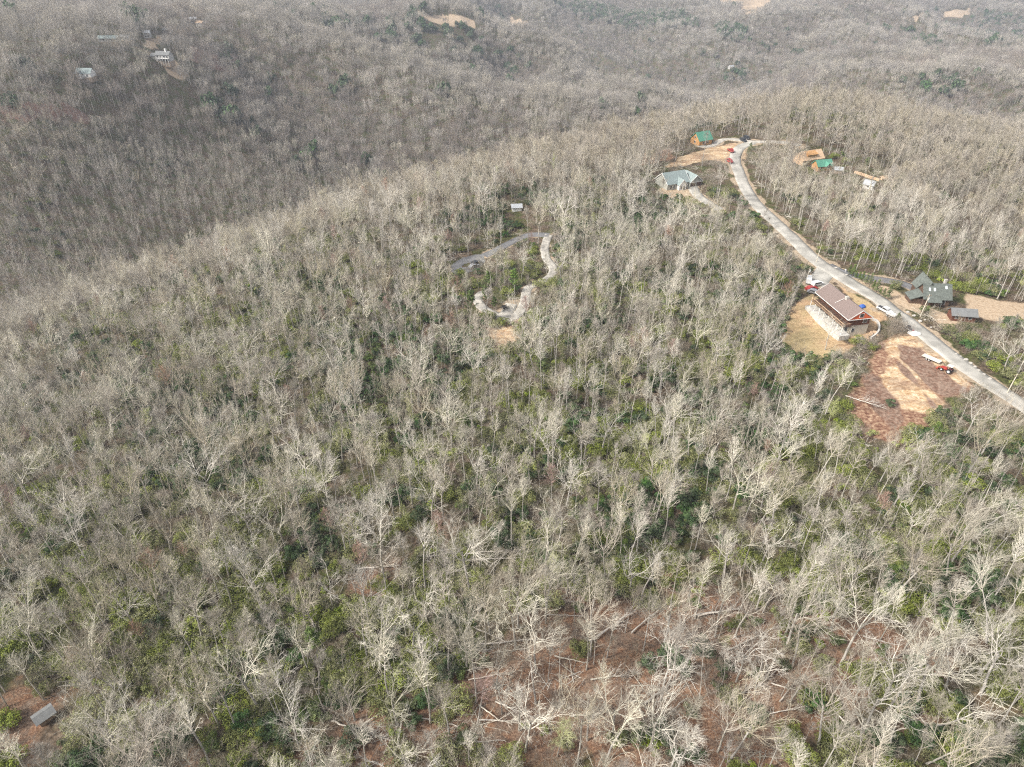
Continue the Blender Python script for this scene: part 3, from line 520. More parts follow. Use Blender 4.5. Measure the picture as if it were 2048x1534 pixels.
def gn_scatter(name, X, Y, Z, idx, scale, rot, coll, tilt=None):
    n = len(X); me = bpy.data.meshes.new(name); me.vertices.add(n); me.vertices.foreach_set('co', np.column_stack([X, Y, Z]).astype(np.float32).ravel())
    a = me.attributes.new('idx', 'INT', 'POINT'); a.data.foreach_set('value', np.asarray(idx, np.int32))
    a = me.attributes.new('scl', 'FLOAT_VECTOR', 'POINT'); a.data.foreach_set('vector', np.asarray(scale, np.float32).ravel())
    t = np.zeros((n, 3)) if tilt is None else np.column_stack([tilt, np.zeros(n)]); t[:, 2] = rot
    a = me.attributes.new('rot', 'FLOAT_VECTOR', 'POINT'); a.data.foreach_set('vector', t.astype(np.float32).ravel())
    o = link(bpy.data.objects.new(name, me)); ng = bpy.data.node_groups.new(name, 'GeometryNodeTree')
    ng.interface.new_socket('Geometry', in_out='INPUT', socket_type='NodeSocketGeometry'); ng.interface.new_socket('Geometry', in_out='OUTPUT', socket_type='NodeSocketGeometry')
    N = ng.nodes; gi = N.new('NodeGroupInput'); go = N.new('NodeGroupOutput'); ip = N.new('GeometryNodeInstanceOnPoints'); ci = N.new('GeometryNodeCollectionInfo')
    ci.inputs['Collection'].default_value = coll; ci.inputs['Separate Children'].default_value = True; ci.inputs['Reset Children'].default_value = True; ip.inputs['Pick Instance'].default_value = True
    def na(nm, ty): q = N.new('GeometryNodeInputNamedAttribute'); q.data_type = ty; q.inputs[0].default_value = nm; return [s for s in q.outputs if s.enabled and s.name == 'Attribute'][0]
    ng.links.new(gi.outputs[0], ip.inputs['Points']); ng.links.new(ci.outputs[0], ip.inputs['Instance']); ng.links.new(na('idx', 'INT'), ip.inputs['Instance Index'])
    ng.links.new(na('rot', 'FLOAT_VECTOR'), ip.inputs['Rotation']); ng.links.new(na('scl', 'FLOAT_VECTOR'), ip.inputs['Scale']); ng.links.new(ip.outputs[0], go.inputs[0])
    md = o.modifiers.new('scatter', 'NODES'); md.node_group = ng; return o
def visible(x, y, z, top=16, margin=60):
    u, v, d = project(np.column_stack([x, y, z])); u2, v2, d2 = project(np.column_stack([x, y, z+top])); return (u > -margin) & (u < 2048+margin) & (v2 < 1534+margin) & (v > -margin) & (y > 0)

def bulge(x, y, R=110):                                      # metres above (+, on a crest) or below (-, in a hollow) the land around
    m = 0
    for a in np.arange(6)*math.pi/3: m = m+height(x+R*math.cos(a), y+R*math.sin(a))
    return height(x, y)-m/6
HALF = math.radians(46); HN = math.radians(64)
# --- near trees (under 330 m): candidates, the 300 that show largest become objects of their own
X, Y, r = scatter(8, 330, 4.75, HN, 1); Z = height(X, Y)
keep = (r.uniform(0, 1, len(X)) < table(TREES, X, Y, Z)*1.18) & ~clearings(X, Y) & ~blocks_view(X, Y, 15, r); X, Y, Z = X[keep], Y[keep], Z[keep]; n = len(X)
pat = fbm(X/35, Y/35, 31, 3); kind = np.empty(n, int); q = r.uniform(0, 1, n)
PR = np.cumsum([.17, .12, .16, .16, .10, .05, .10, .07, .02, .02, .03]); kind = np.searchsorted(PR/PR[-1], q)
scl = np.where(kind == 6, r.uniform(.7, 1.15, n), r.triangular(.5, .8, 1.12, n))*(1+.25*(pat-.45)); rot = r.uniform(0, 6.28, n); tlt = r.normal(0, .05, (n, 2)); pu0, pv0, _ = project(np.column_stack([X, Y, Z])); tlt[:, 1] += np.clip((pu0-1350)/500, 0, 1)*np.clip((pv0-950)/250, 0, 1)*r.uniform(-.05, .42, n)
uu, vv, dd = project(np.column_stack([X, Y, Z+8])); infr = (uu > -10) & (uu < 2058) & (vv > -10) & (vv < 1560)
# notable trees read off the photo: (base u, base v, height m, kind, tilt)
NOTABLE = [(245,1530,15,10,0),(735,1322,17,3,0),(1070,1345,16,1,0),(860,1410,20,0,0),(855,1250,12,5,0),(1238,1030,15,7,0),(1195,1030,15,3,0),(1090,1160,17,1,0),(940,1185,19,1,0),(1045,1050,15,0,0),(690,850,17,4,0),(625,990,17,1,0),
 (1180,1250,14,3,0),(1300,1500,15,5,0),(1225,1470,12,5,0),(1360,1480,13,3,0),(1610,1230,19,0,.1),(1680,1330,17,1,.15),(1780,1200,18,4,.12),(1900,1130,17,1,.05),(1300,800,15,1,0),(1210,770,14,5,0),(1420,680,15,5,0),(1000,760,16,4,0),(985,870,15,4,0),
 (520,1420,17,1,0),(600,1500,15,10,0),(400,1340,16,0,0),(330,1240,15,4,0),(560,1330,15,3,0),(150,1210,15,0,0),(90,1330,17,10,0),(710,1440,13,11,0),(780,1400,18,0,0),(900,1470,14,3,0),(1650,700,11,1,0),(1960,1390,16,1,.08),(1830,1420,18,1,.1),(1480,1150,16,7,0),(1390,1100,14,0,0),
 (1155,1120,15,3,0),(610,1110,14,3,0),(460,1000,15,2,0),(240,1130,14,3,0),(1750,1010,14,3,0),(1930,960,17,4,0),(1650,1040,14,7,0),(1540,960,14,1,0),(1110,880,14,0,0),(800,900,14,2,0),(640,1030,14,9,0),(10,870,15,9,0),(900,700,14,8,0)]
# brown clearing colour: thin out trees very close to the notable ones
NP = []
for (u, v, h, k, t) in NOTABLE:
    p = atz(u, v, 0); p = ground(u, v); NP.append((p, h, k, t))
for p, h, k, t in NP:
    far_ = np.hypot(X-p[0], Y-p[1]) > 2.8; X, Y, Z, kind, scl, rot, tlt, uu, vv, dd, infr = [a[far_] for a in (X, Y, Z, kind, scl, rot, tlt, uu, vv, dd, infr)]
size = np.where(infr, scl*np.array([PROTO[k][3] for k in kind])/np.maximum(dd, 1), 0); order = np.argsort(-size); pick = order[:300-len(NP)]; rest = np.setdiff1d(np.arange(len(X)), pick)
IND = [(np.array([X[i], Y[i], Z[i]]), scl[i]*PROTO[kind[i]][3], kind[i], tlt[i], rot[i]) for i in pick] + [(p, h, k, np.array([.02, t]), (p[0]*7) % 6.28) for p, h, k, t in NP]
# place-wise labels: rows by the base's height in the photo, then left to right inside one kind
pu, pv, _ = project(np.array([p for p, *_ in IND])); ROWN = ['along the bottom edge', 'in second band above bottom edge', 'in third band above bottom edge', 'in fourth band above bottom edge', 'in the farthest band']
vs = np.clip(pv, 0, 1700); edges = np.quantile(vs, [.2, .4, .6, .8]); band = 4-np.searchsorted(edges, vs)
ORD = ['leftmost', 'second from left', 'third from left', 'fourth from left', 'fifth from left', 'sixth from left', 'seventh from left', 'eighth from left', 'ninth from left', 'tenth from left', 'eleventh from left', 'twelfth from left', 'thirteenth from left', 'fourteenth from left', 'fifteenth from left', 'sixteenth from left', 'seventeenth from left', 'eighteenth from left', 'nineteenth from left', 'twentieth from left']
SHORT = ['narrow upswept tree', 'broad gnarled tree', 'slim tufted tree', 'round fine twigged tree', 'vase shaped tree', 'flat topped white limbed tree', 'small hazy brown tree', 'sparse crooked tree', 'reddish budding tree', 'pale green budding tree', 'twin topped tree', 'broken snag']
def lab(nm, m, n, row):
    if m < n/2: o = ORD[m]
    else: o = ORD[n-1-m].replace('left', 'right')
    return '%s, %s %s' % (nm, o, row)
labels = {}
for b in range(5):
    for k in range(12):
        ids = [i for i in range(len(IND)) if band[i] == b and IND[i][2] == k]; ids.sort(key=lambda i: pu[i])
        for m, i in enumerate(ids): labels[i] = lab(SHORT[k], m, len(ids), ROWN[b])
for i, (p, h, k, tl, rz) in enumerate(IND):
    desc, tm, cm, H = PROTO[k]; o = empty('bare_tree' if k != 11 else 'dead_tree', (p[0], p[1], p[2]-.15), 0, label=labels[i], cat='tree', group='bare trees of the near forest')
    o.rotation_euler = (tl[0], tl[1], rz); s = h/H; o.scale = (s, s, s)
    link(bpy.data.objects.new('trunk', tm), o); link(bpy.data.objects.new('crown', cm), o)
# --- the rest of the forest: near leftovers, middle, far stands, as one mass
FX, FY, FI, FS, FR, FT = [X[rest]], [Y[rest]], [np.where(kind[rest] == 11, 0, kind[rest])], [scl[rest]], [rot[rest]], [tlt[rest]]
# small understorey trees between the big ones
x, y, r = scatter(8, 330, 7.0, HN, 2); z = height(x, y); k_ = (r.uniform(0, 1, len(x)) < table(TREES, x, y, z)*.6) & ~clearings(x, y) & ~blocks_view(x, y, 7, r); x, y = x[k_], y[k_]
FX.append(x); FY.append(y); FI.append(r.choice([6, 6, 2, 3, 6], len(x))); FS.append(r.uniform(.45, .85, len(x))); FR.append(r.uniform(0, 6.28, len(x))); FT.append(r.normal(0, .06, (len(x), 2)))
x, y, r = scatter(330, 640, 4.8, HALF, 3); k_ = ~clearings(x, y) & (r.uniform(0, 1, len(x)) < .95) & ~blocks_view(x, y, 14, r); x, y = x[k_], y[k_]
low = height(x, y) < -48+8*r.normal(0, 1, len(x)); k_ = ~low | (r.uniform(0, 1, len(x)) < .85); x, y, low = x[k_], y[k_], low[k_]
FX.append(x); FY.append(y); FI.append(np.where(low, LOW0+r.integers(0, 6, len(x)), MID0+r.choice(8, len(x), p=[.17, .15, .13, .17, .13, .09, .1, .06]))); FS.append(r.uniform(.6, .98, len(x))); FR.append(r.uniform(0, 6.28, len(x))); FT.append(r.normal(0, .04, (len(x), 2)))
for (a, b, sp_, sd_) in [(640, 1500, 12.0, 4), (1500, 3600, 14.0, 5)]:
    x, y, r = scatter(a, b, sp_, HALF, sd_); k_ = ~clearings(x, y) & ~blocks_view(x, y, 15, r); x, y = x[k_], y[k_]; z = height(x, y); k_ = visible(x, y, z, 16, 120); x, y = x[k_], y[k_]
    pt = fbm(x/170, y/170, 55, 3); FX.append(x); FY.append(y); FI.append(FAR0+(r.integers(0, 4, len(x))+np.where(bulge(x, y)*.05+(pt-.47)*2-.22*(x > 150)+r.normal(0, .22, len(x)) < 0, 4, 0))); FS.append(r.uniform(.68, .98, len(x))); FR.append(r.uniform(0, 6.28, len(x))); FT.append(np.zeros((len(x), 2)))  # stands in hollows take the darker twigs: valley shade carried by colour
FX, FY, FI, FS, FR, FT = [np.concatenate(a) for a in (FX, FY, FI, FS, FR, FT)]; FZ = height(FX, FY)-.15
FS3 = np.repeat(FS[:, None], 3, 1)
forest = gn_scatter('forest', FX, FY, FZ, FI, FS3, FR, lib, FT); tag(forest, 'leafless grey brown woods covering the ridge and far slopes', 'forest', kind='stuff')
# --- undergrowth
UX, UY, UI, US = [], [], [], []
x, y, r = scatter(8, 330, 2.3, HN, 6); z = height(x, y); g = table(GREEN, x, y, z)*(1-.74*mask(LITTER, x, y, 13)); pt = fbm(x/13, y/13, 61, 4); pr = np.clip(g*1.35+(pt-.45)*3.4, 0, 1)*np.clip(g*6, 0, 1)
k_ = (r.uniform(0, 1, len(x)) < pr*.85) & ~clearings(x, y, .8) & ~inside(BRUSH, x, y) & ~(inside(LOOPIN, x, y) & (r.uniform(0, 1, len(x)) < .7)); x, y = x[k_], y[k_]; tone = fbm(x/22, y/22, 71, 3)+r.normal(0, .07, len(x))
UX.append(x); UY.append(y); UI.append(np.select([tone < .38, tone < .44, tone < .53], [r.choice([0, 3, 3, 6], len(x)), r.choice([0, 1, 6, 3], len(x)), r.choice([1, 4, 1, 0], len(x))], r.choice([2, 5, 1, 4], len(x)))); US.append(r.uniform(.6, 1.2, len(x)))
x, y, r = scatter(8, 420, 4.6, HN, 7); k_ = ~clearings(x, y, .5) & (r.uniform(0, 1, len(x)) < .8); x, y = x[k_], y[k_]; UX.append(x); UY.append(y); UI.append(np.where(r.uniform(0, 1, len(x)) < .18+.10*mask(LITTER, x, y, 13), r.choice([11, 12], len(x)), r.choice([7, 8, 7, 9, 8], len(x)))); US.append(r.uniform(.6, 1.1, len(x)))
x, y, r = scatter(150, 250, 1.7, HN, 17); k_ = inside(BRUSH, x, y) & ~clearings(x, y); x, y = x[k_], y[k_]; UX.append(x); UY.append(y); UI.append(r.choice([7, 8], len(x))); US.append(r.uniform(.7, 1.1, len(x)))
x, y, r = scatter(330, 640, 5.5, HALF, 8); pt = fbm(x/40, y/40, 81, 3); k_ = ~clearings(x, y) & (pt+r.normal(0, .05, len(x)) > .56); x, y = x[k_], y[k_]; UX.append(x); UY.append(y); UI.append(r.choice([0, 1, 3, 6], len(x))); US.append(r.uniform(.8, 1.3, len(x)))
FARG = [(region([(540,20),(800,30),(1000,90),(1100,140),(900,110),(640,60)]), .22), (region([(1080,0),(1340,20),(1400,60),(1300,60),(1150,30)]), .75), (region([(1430,55),(1480,60),(1500,90),(1440,80)]), .8), (region([(1760,60),(1840,100),(1900,110),(1820,60)]), .35), (region([(1840,150),(1930,170),(1900,210),(1840,190)]), .5),
        (region([(1430,120),(1480,130),(1500,180),(1440,170)]), .3), (region([(1900,20),(2048,40),(2048,110),(1950,90)]), .15), (region([(250,35),(290,45),(290,75),(262,75)]), .9), (region([(400,170),(500,200),(520,260),(420,240)]), .3)]
x, y, r = scatter(640, 3400, 11, HALF, 9); z = height(x, y); k_ = visible(x, y, z, 10, 20); x, y = x[k_], y[k_]; bg_ = bulge(x, y); pr = np.clip(-bg_*.012-.02, .01, .16)*(fbm(x/90, y/90, 44, 3) > .48)+.006
for pg, d_ in FARG: pr = np.maximum(pr, inside(pg, x, y)*d_)
k_ = (r.uniform(0, 1, len(x)) < pr) & ~clearings(x, y); x, y = x[k_], y[k_]; UX.append(x); UY.append(y); UI.append(np.full(len(x), 10)); US.append(r.uniform(1.6, 3.0, len(x)))
UX, UY, UI, US = [np.concatenate(a) for a in (UX, UY, UI, US)]; UZ = height(UX, UY)-.1
und = gn_scatter('undergrowth', UX, UY, UZ, UI, np.column_stack([US, US, US*rng.uniform(.8, 1.2, len(US))]), rng.uniform(0, 6.28, len(US)), shl); tag(und, 'green laurel thickets and brown brush under the bare trees', 'undergrowth', kind='stuff')
print('forest', len(FX), 'undergrowth', len(UX), 'individual', len(IND))
# ---------------------------------------------------------------- buildings
def G(u, v): return ground(u, v)
white = mat('white paint', (0.80,0.79,0.76), .6, .06, 1.0); trimw = mat('white trim', (0.82,0.80,0.76), .6, .05, 1.0); glass = mat('dark window glass', (0.03,0.035,0.04), .15, .2, 1.0, spec=.6)
brown_roof = mat('brown shingles', (0.20,0.155,0.14), .9, .16, 3.0, bump=.3); green_roof = mat('green metal roof', (0.10,0.28,0.20), .45, .15, .8, stretch=(6, .3, .3)); bluegrey_roof = mat('grey green shingles', (0.25,0.30,0.295), .9, .16, 1.6)
grey_siding = mat('grey siding', (0.42,0.42,0.37), .8, .10, 1.2, stretch=(.4, .4, 7)); orange_siding = mat('red orange siding', (0.62,0.13,0.05), .75, .12, 1.5); log_wall = mat('golden log wall', (0.50,0.28,0.12), .8, .25, 1.5, stretch=(.5, .5, 6)); redwood = mat('red brown wood', (0.13,0.055,0.035), .8, .25, 1.4)
deckm = mat('dark deck boards', (0.10,0.06,0.045), .85, .25, 2.0); rawwood = mat('raw plywood', (0.62,0.44,0.29), .85, .10, .8); concrete = mat('concrete', (0.55,0.53,0.49), .9, .1, .8); stucco = mat('tan basement wall', (0.46,0.42,0.35), .9, .15, .8)
cabin_roof = mat('mossy grey shingles', (0.13,0.145,0.13), .9, .22, 1.5); metal_roof = mat('pale metal roof', (0.40,0.42,0.44), .4, .06, .8, stretch=(6, .3, .3)); grey_roof = mat('grey roof', (0.19,0.195,0.195), .85, .12, 1.2); dark_wood = mat('dark stained wood', (0.11,0.07,0.05), .85, .2, 1.5); sky_glass = mat('skylight', (0.75,0.80,0.82), .15, .03, 1.0, spec=.7)
stone = mat('pale field stone', (0.46,0.43,0.39), .9, .3, 1.5, bump=.5); rust = mat('weathered timber', (0.35,0.27,0.20), .9, .25, 1.2)
def wall_window(par, face, L, W, a, z, w_, h_, y0=0.0, frame=trimw, nm='window', m=glass):
    """a window standing 3 cm proud of a wall; face F (y=y0), B, L (x=0), R (x=L)"""
    t = .05; f = MB(); g = MB()
    for q, o, tt in ((f, .10, t), (g, 0, t+.03)):
        if face == 'F': q.box(a-w_/2-o, a+w_/2+o, y0-tt, y0+.02, z-o, z+h_+o)
        if face == 'B': q.box(a-w_/2-o, a+w_/2+o, W-.02, W+tt, z-o, z+h_+o)
        if face == 'L': q.box(-tt, .02, a-w_/2-o, a+w_/2+o, z-o, z+h_+o)
        if face == 'R': q.box(L-.02, L+tt, a-w_/2-o, a+w_/2+o, z-o, z+h_+o)
    fo = f.build(nm, frame, par); g.build('pane', m, fo); return fo
def gable_roof(mb, x0, x1, y0, y1, He, Hr, ov=.4, ovx=.4, t=.22):
    ym = (y0+y1)/2; k = (Hr-He)/(ym-y0); e = He-ov*k
    mb.slab([(x0-ovx, y0-ov, e), (x1+ovx, y0-ov, e), (x1+ovx, ym, Hr), (x0-ovx, ym, Hr)], t); mb.slab([(x0-ovx, y1+ov, e), (x1+ovx, y1+ov, e), (x1+ovx, ym, Hr+.01), (x0-ovx, ym, Hr+.01)], t)
def gable_roof_y(mb, x0, x1, y0, y1, He, Hr, ov=.4, ovy=.4, t=.22):   # ridge runs along y
    xm = (x0+x1)/2; k = (Hr-He)/(xm-x0); e = He-ov*k
    mb.slab([(x0-ov, y0-ovy, e), (x0-ov, y1+ovy, e), (xm, y1+ovy, Hr), (xm, y0-ovy, Hr)], t); mb.slab([(x1+ov, y0-ovy, e), (x1+ov, y1+ovy, e), (xm, y1+ovy, Hr+.01), (xm, y0-ovy, Hr+.01)], t)
def house(nm, label, cat, loc, rz, L, W, He, Hr, wm, rm, wins=(), door=None, down=2.5, ov=.4, trim=True, group=None, chimney=None):
    o = empty(nm, loc, rz, label=label, cat=cat, group=group); k = .14
    m = MB(); m.prism([(k, -.2), (W-k, -.2), (W-k, He), (W/2, Hr-.16), (k, He)], k, L-k, 'x'); m.build('wall', wm, o)
    m = MB(); m.box(k+.03, L-k-.03, k+.03, W-k-.03, -down, -.2); m.build('foundation', rust, o)
    m = MB(); gable_roof(m, 0, L, 0, W, He+.12, Hr+.12, ov, ov*.8); rf = m.build('roof', rm, o)
    if trim:
        m = MB()
        for x in (-ov*.8-.03, L+ov*.8+.03):
            kk = (Hr-He)/(W/2); m.bar((x, -ov, He-.04-ov*kk), (x, W/2, Hr-.04), .07, .26); m.bar((x, W/2, Hr-.05), (x, W+ov, He-.05-ov*kk), .07, .26)
        m.build('fascia', trimw, rf)
    if chimney: m = MB(); m.box(chimney[0]-.4, chimney[0]+.4, chimney[1]-.4, chimney[1]+.4, He-.5, Hr+.9); m.box(chimney[0]-.48, chimney[0]+.48, chimney[1]-.48, chimney[1]+.48, Hr+.9, Hr+1.02); m.build('chimney', stone, rf)
    for wd in wins: wall_window(o, wd[0], L, W, *wd[1:5], y0=0.14 if wd[0] == 'F' else 0)
    if door: wall_window(o, door[0], L, W, door[1], 0.05, .95, 2.05, y0=.14, nm='door', m=redwood)
    return o
# long brown-roofed lodge above the lawn
EZ = 5.0; e0 = atz(1630.5, 584, EZ); e1 = atz(1697, 640, EZ); LX = float(np.linalg.norm((e1-e0)[:2])); RZ = math.atan2(e1[1]-e0[1], e1[0]-e0[0]); WB = 8.6
bz = -1.0; lodge = empty('lodge', (e0[0], e0[1], bz), RZ, label='long house with brown shingle roof and orange gable beside the road', cat='house'); HE = EZ-bz; HR = HE+2.9; FW = 2.2; DK = 3.25
m = MB(); m.prism([(FW, DK+.02), (WB-.35, DK+.02), (WB-.35, HE-.05), (WB/2, HR-.45), (FW, HE-.1)], .35, LX-.75, 'x'); m.build('wall', redwood, lodge)
m = MB(); m.box(.3, LX-.7, FW-.1, WB-.3, -2.4, DK); m.build('basement_wall', stucco, lodge)
m = MB(); gable_roof(m, 0, LX, 0, WB, HE, HR, 0, 0, .24); rf = m.build('roof', brown_roof, lodge)
m = MB()
for x in (-.04, LX+.04): m.bar((x, -.02, HE-.1), (x, WB/2, HR-.1), .07, .3); m.bar((x, WB/2, HR-.11), (x, WB+.02, HE-.11), .07, .3)
m.build('fascia', trimw, rf); m = MB(); m.bar((-.05, -.06, HE-.12), (LX+.05, -.06, HE-.12), .1, .16); m.bar((LX+.02, .1, HE-.22), (LX+.02, WB-.1, HE-.22), .12, .2); m.build('gutter', trimw, rf)
m = MB(); m.prism([(.35, HE-.1), (WB-.35, HE-.1), (WB/2, HR-.35)], LX-.5, LX-.1, 'x'); gw = m.build('gable_wall', orange_siding, lodge); m = MB(); m.box(LX-.12, LX-.04, WB/2-.75, WB/2+.75, HE+.4, HE+1.75); f_ = m.build('gable_window', trimw, lodge); m = MB(); m.box(LX-.1, LX-.01, WB/2-.6, WB/2+.6, HE+.52, HE+1.62); m.build('pane', glass, f_)
m = MB(); m.box(LX*.56-.5, LX*.56+.5, WB/2-.8, WB/2+.1, HR-.6, HR+.55); m.build('chimney', stone, lodge); m = MB(); m.bar((LX*.535, WB/2-.9, HR-.35), (LX*.5, 1.0, HE+.88), .12, .05); m.build('roof_strip', trimw, rf)
m = MB(); m.box(.2, LX-.5, -.75, FW, DK-.2, DK); dk = m.build('deck', deckm, lodge)
m = MB(); m.bar((.2, -.7, DK+1), (LX-.5, -.7, DK+1), .14, .09); m.bar((.2, -.7, DK+.12), (LX-.5, -.7, DK+.12), .06); m.bar((LX-.5, -.7, DK+1), (LX-.5, FW, DK+1), .14, .09); m.bar((.2, -.7, DK+1), (.2, FW, DK+1), .14, .09)
for x in np.arange(.2, LX-.4, .32): m.bar((x, -.7, DK+.1), (x, -.7, DK+1), .035)
m.build('deck_railing', rawwood, dk)
for i, x in enumerate(np.linspace(.3, LX-.6, 8)): m = MB(); m.bar((x, -.62, -2.6), (x, -.62, DK-.2), .16); m.build('deck_post', trimw, lodge)
for x in np.linspace(.3, LX-.6, 6): m = MB(); m.bar((x, -.15, DK), (x, -.15, HE-.25), .15); m.build('porch_post', dark_wood, lodge)
for x in (2.5, 6.2, 9.6, 13.2, 16.2): wall_window(lodge, 'F', LX, WB, x, DK+.7, 1.3, 1.3, y0=FW, frame=dark_wood); wall_window(lodge, 'F', LX, WB, x+.4, .3, 1.4, 1.9, y0=FW-.12, frame=trimw)
wall_window(lodge, 'R', LX-.7, WB, 3.2, 1.0, .9, 1.3, nm='window'); wall_window(lodge, 'R', LX-.72, WB, 6.6, DK+.7, 1.2, 1.2)
ptm = MB(); ptm.box(-1.0, LX+.3, -1.5, FW-.2, -1.6, .5); pt_ = ptm.build('patio', concrete, lodge)
for p_, r_ in [((LX*.72, 1.0, DK), .5), ((LX*.88, .6, DK), .45)]: pass
def blob(nm, p, sx, sy, sz, m_, label, cat, seed=1, n=3, group=None):   # lumpy boulder or pile
    bm = bmesh.new(); bmesh.ops.create_icosphere(bm, subdivisions=n, radius=1); r = np.random.default_rng(seed); o1 = r.uniform(0, 50, 3)
    for v in bm.verts:
        c_ = v.co; k = .72+.55*float(fbm(c_.x*1.3+o1[0], c_.y*1.3+c_.z*1.1+o1[1], seed, 3)); v.co = Vector((c_.x*sx*k, c_.y*sy*k, c_.z*sz*k))
    me = bpy.data.meshes.new(nm); bm.to_mesh(me); bm.free(); me.materials.append(m_); o = link(bpy.data.objects.new(nm, me)); o.location = (p[0], p[1], p[2]+sz*.35); return tag(o, label, cat, group)
# blue grey house with two front gables
p = G(1334, 381); rz = math.radians(24); bh = empty('house', (p[0], p[1], p[2]), rz, label='grey green roofed house with white trimmed gables left of the road bend', cat='house')
L_, W_ = 12.2, 10.0; m = MB(); m.prism([(0, -3), (W_, -3), (W_, 3.0), (W_/2, 6.7), (0, 3.0)], 0, L_, 'x'); m.build('wall', grey_siding, bh)
m = MB(); gable_roof(m, 0, L_, 0, W_, 3.1, 6.9, .5, .35); rf = m.build('roof', bluegrey_roof, bh); m = MB()
for x in (-.4, L_+.4): m.bar((x, -.5, 2.6), (x, W_/2, 6.75), .1, .3); m.bar((x, W_/2, 6.74), (x, W_+.5, 2.6), .1, .3)
m.build('fascia', trimw, rf); m = MB(); m.box(5.2, 9.2, -2.2, .1, -2, 2.5); m.prism([(5.2, 2.5), (9.2, 2.5), (7.2, 4.7)], -2.2, 0, 'y'); m.build('entrance_wall', white, bh)
m = MB(); gable_roof_y(m, 5.2, 9.2, -2.2, 3.2, 2.6, 4.9, .35, .3); r2 = m.build('porch_roof', bluegrey_roof, bh); m = MB(); m.bar((4.85, -2.55, 2.2), (7.2, -2.55, 4.8), .1, .24); m.bar((7.2, -2.55, 4.79), (9.55, -2.55, 2.2), .1, .24); m.build('fascia', trimw, r2)
m = MB(); m.box(12.2, 19.0, -1.0, 7.5, -2, 2.6); m.prism([(12.2, 2.6), (19.0, 2.6), (15.6, 5.4)], -1.0, 7.5, 'y'); m.build('garage_wall', grey_siding, bh)
m = MB(); gable_roof_y(m, 12.2, 19, -1.0, 7.5, 2.7, 5.6, .35, .4); r3 = m.build('garage_roof', bluegrey_roof, bh); m = MB(); m.bar((11.8, -1.45, 2.3), (15.6, -1.45, 5.5), .1, .26); m.bar((15.6, -1.45, 5.49), (19.4, -1.45, 2.3), .1, .26); m.bar((12.0, -1.44, 2.45), (19.2, -1.44, 2.45), .12, .2); m.build('fascia', trimw, r3)
for x in (13.9, 17.3): m = MB(); m.box(x-1.3, x+1.3, -1.08, -.98, -.1, 2.1); m.build('garage_door', dark_wood, bh)
for x in (2.0, 3.9): wall_window(bh, 'F', L_, W_, x, .5, .9, 1.5, y0=0)
wall_window(bh, 'F', L_, W_, 6.3, .6, .8, 1.3, y0=-2.2); wall_window(bh, 'F', L_, W_, 8.0, -.1, .9, 2.0, y0=-2.2, nm='door')
# log cabin with green metal roof
p = G(1398, 290); house('log_cabin', 'golden log cabin with green metal roof at the far end of the gravel drive', 'cabin', (p[0]-.5, p[1]-2, 2.2), math.radians(27), 9.0, 7.6, 2.9, 6.4, log_wall, green_roof, [('L', 3.8, 1.0, .9, 1.1), ('L', 3.8, 3.6, .8, .8), ('F', 3, .9, .9, 1.1), ('F', 6, .9, .9, 1.1)], ('F', 4.5), trim=False)
# house with raw sheathing on its roof, and its green-roofed neighbour
p = atz(1607, 321, 4.2); h5 = house('unfinished_house', 'house under construction with bare plywood roof and wide dormer', 'house', (p[0], p[1], 1.6), math.radians(22), 13.5, 7.6, 2.6, 5.9, rawwood, rawwood, [('F', 3, .8, 1, 1.1), ('F', 10, .8, 1, 1.1)], trim=False)
m = MB(); m.box(3.2, 9.2, 1.0, 3.7, 2.8, 4.7); m.slab([(2.9, .4, 4.75), (9.5, .4, 4.75), (9.5, 3.85, 5.95), (2.9, 3.85, 5.95)], .15); m.build('dormer', log_wall, h5)
p = atz(1637, 333, 3.6); h6 = house('cottage', 'cottage with bright green metal roof right of the plywood roofed house', 'cottage', (p[0], p[1], 1.2), math.radians(14), 8.4, 5.6, 2.4, 4.7, log_wall, green_roof, [('F', 2, .8, .9, 1.0), ('F', 6, .8, .9, 1.0)], trim=False)
m = MB(); gable_roof_y(m, 3.6, 6.6, -1.3, 2.4, 2.5, 4.1, .2, .2); m.build('porch_roof', green_roof, h6)
p = G(1668, 347); house('shed', 'small pale roofed shed below the green roofed cottage', 'shed', tuple(p), math.radians(-15), 3.6, 3.0, 2.0, 3.0, rust, metal_roof, trim=False)
p = G(1724, 376); house('shed', 'pale blue grey roofed shed standing alone among bare trees', 'shed', tuple(p), math.radians(-40), 4.6, 3.4, 2.2, 3.8, white, metal_roof, [('F', 2.3, .8, .8, .8)], trim=False)
a = G(1709, 346); b = G(1755, 361); m = MB()
for i in range(14):
    q = a+(b-a)*(i/13); q2 = a+(b-a)*((i+.93)/13); m.bar((q[0], q[1], hz(q[0], q[1])+.5), (q2[0], q2[1], hz(q2[0], q2[1])+.5), .9, 1.2)
tag(m.build('retaining_wall', rawwood), 'long pale timber retaining wall on the wooded slope', 'wall'); p = G(1764, 361); house('shed', 'tiny raw wood shed at the right end of the timber wall', 'shed', tuple(p), .2, 2.6, 1.8, 1.2, 1.9, rawwood, rawwood, trim=False)
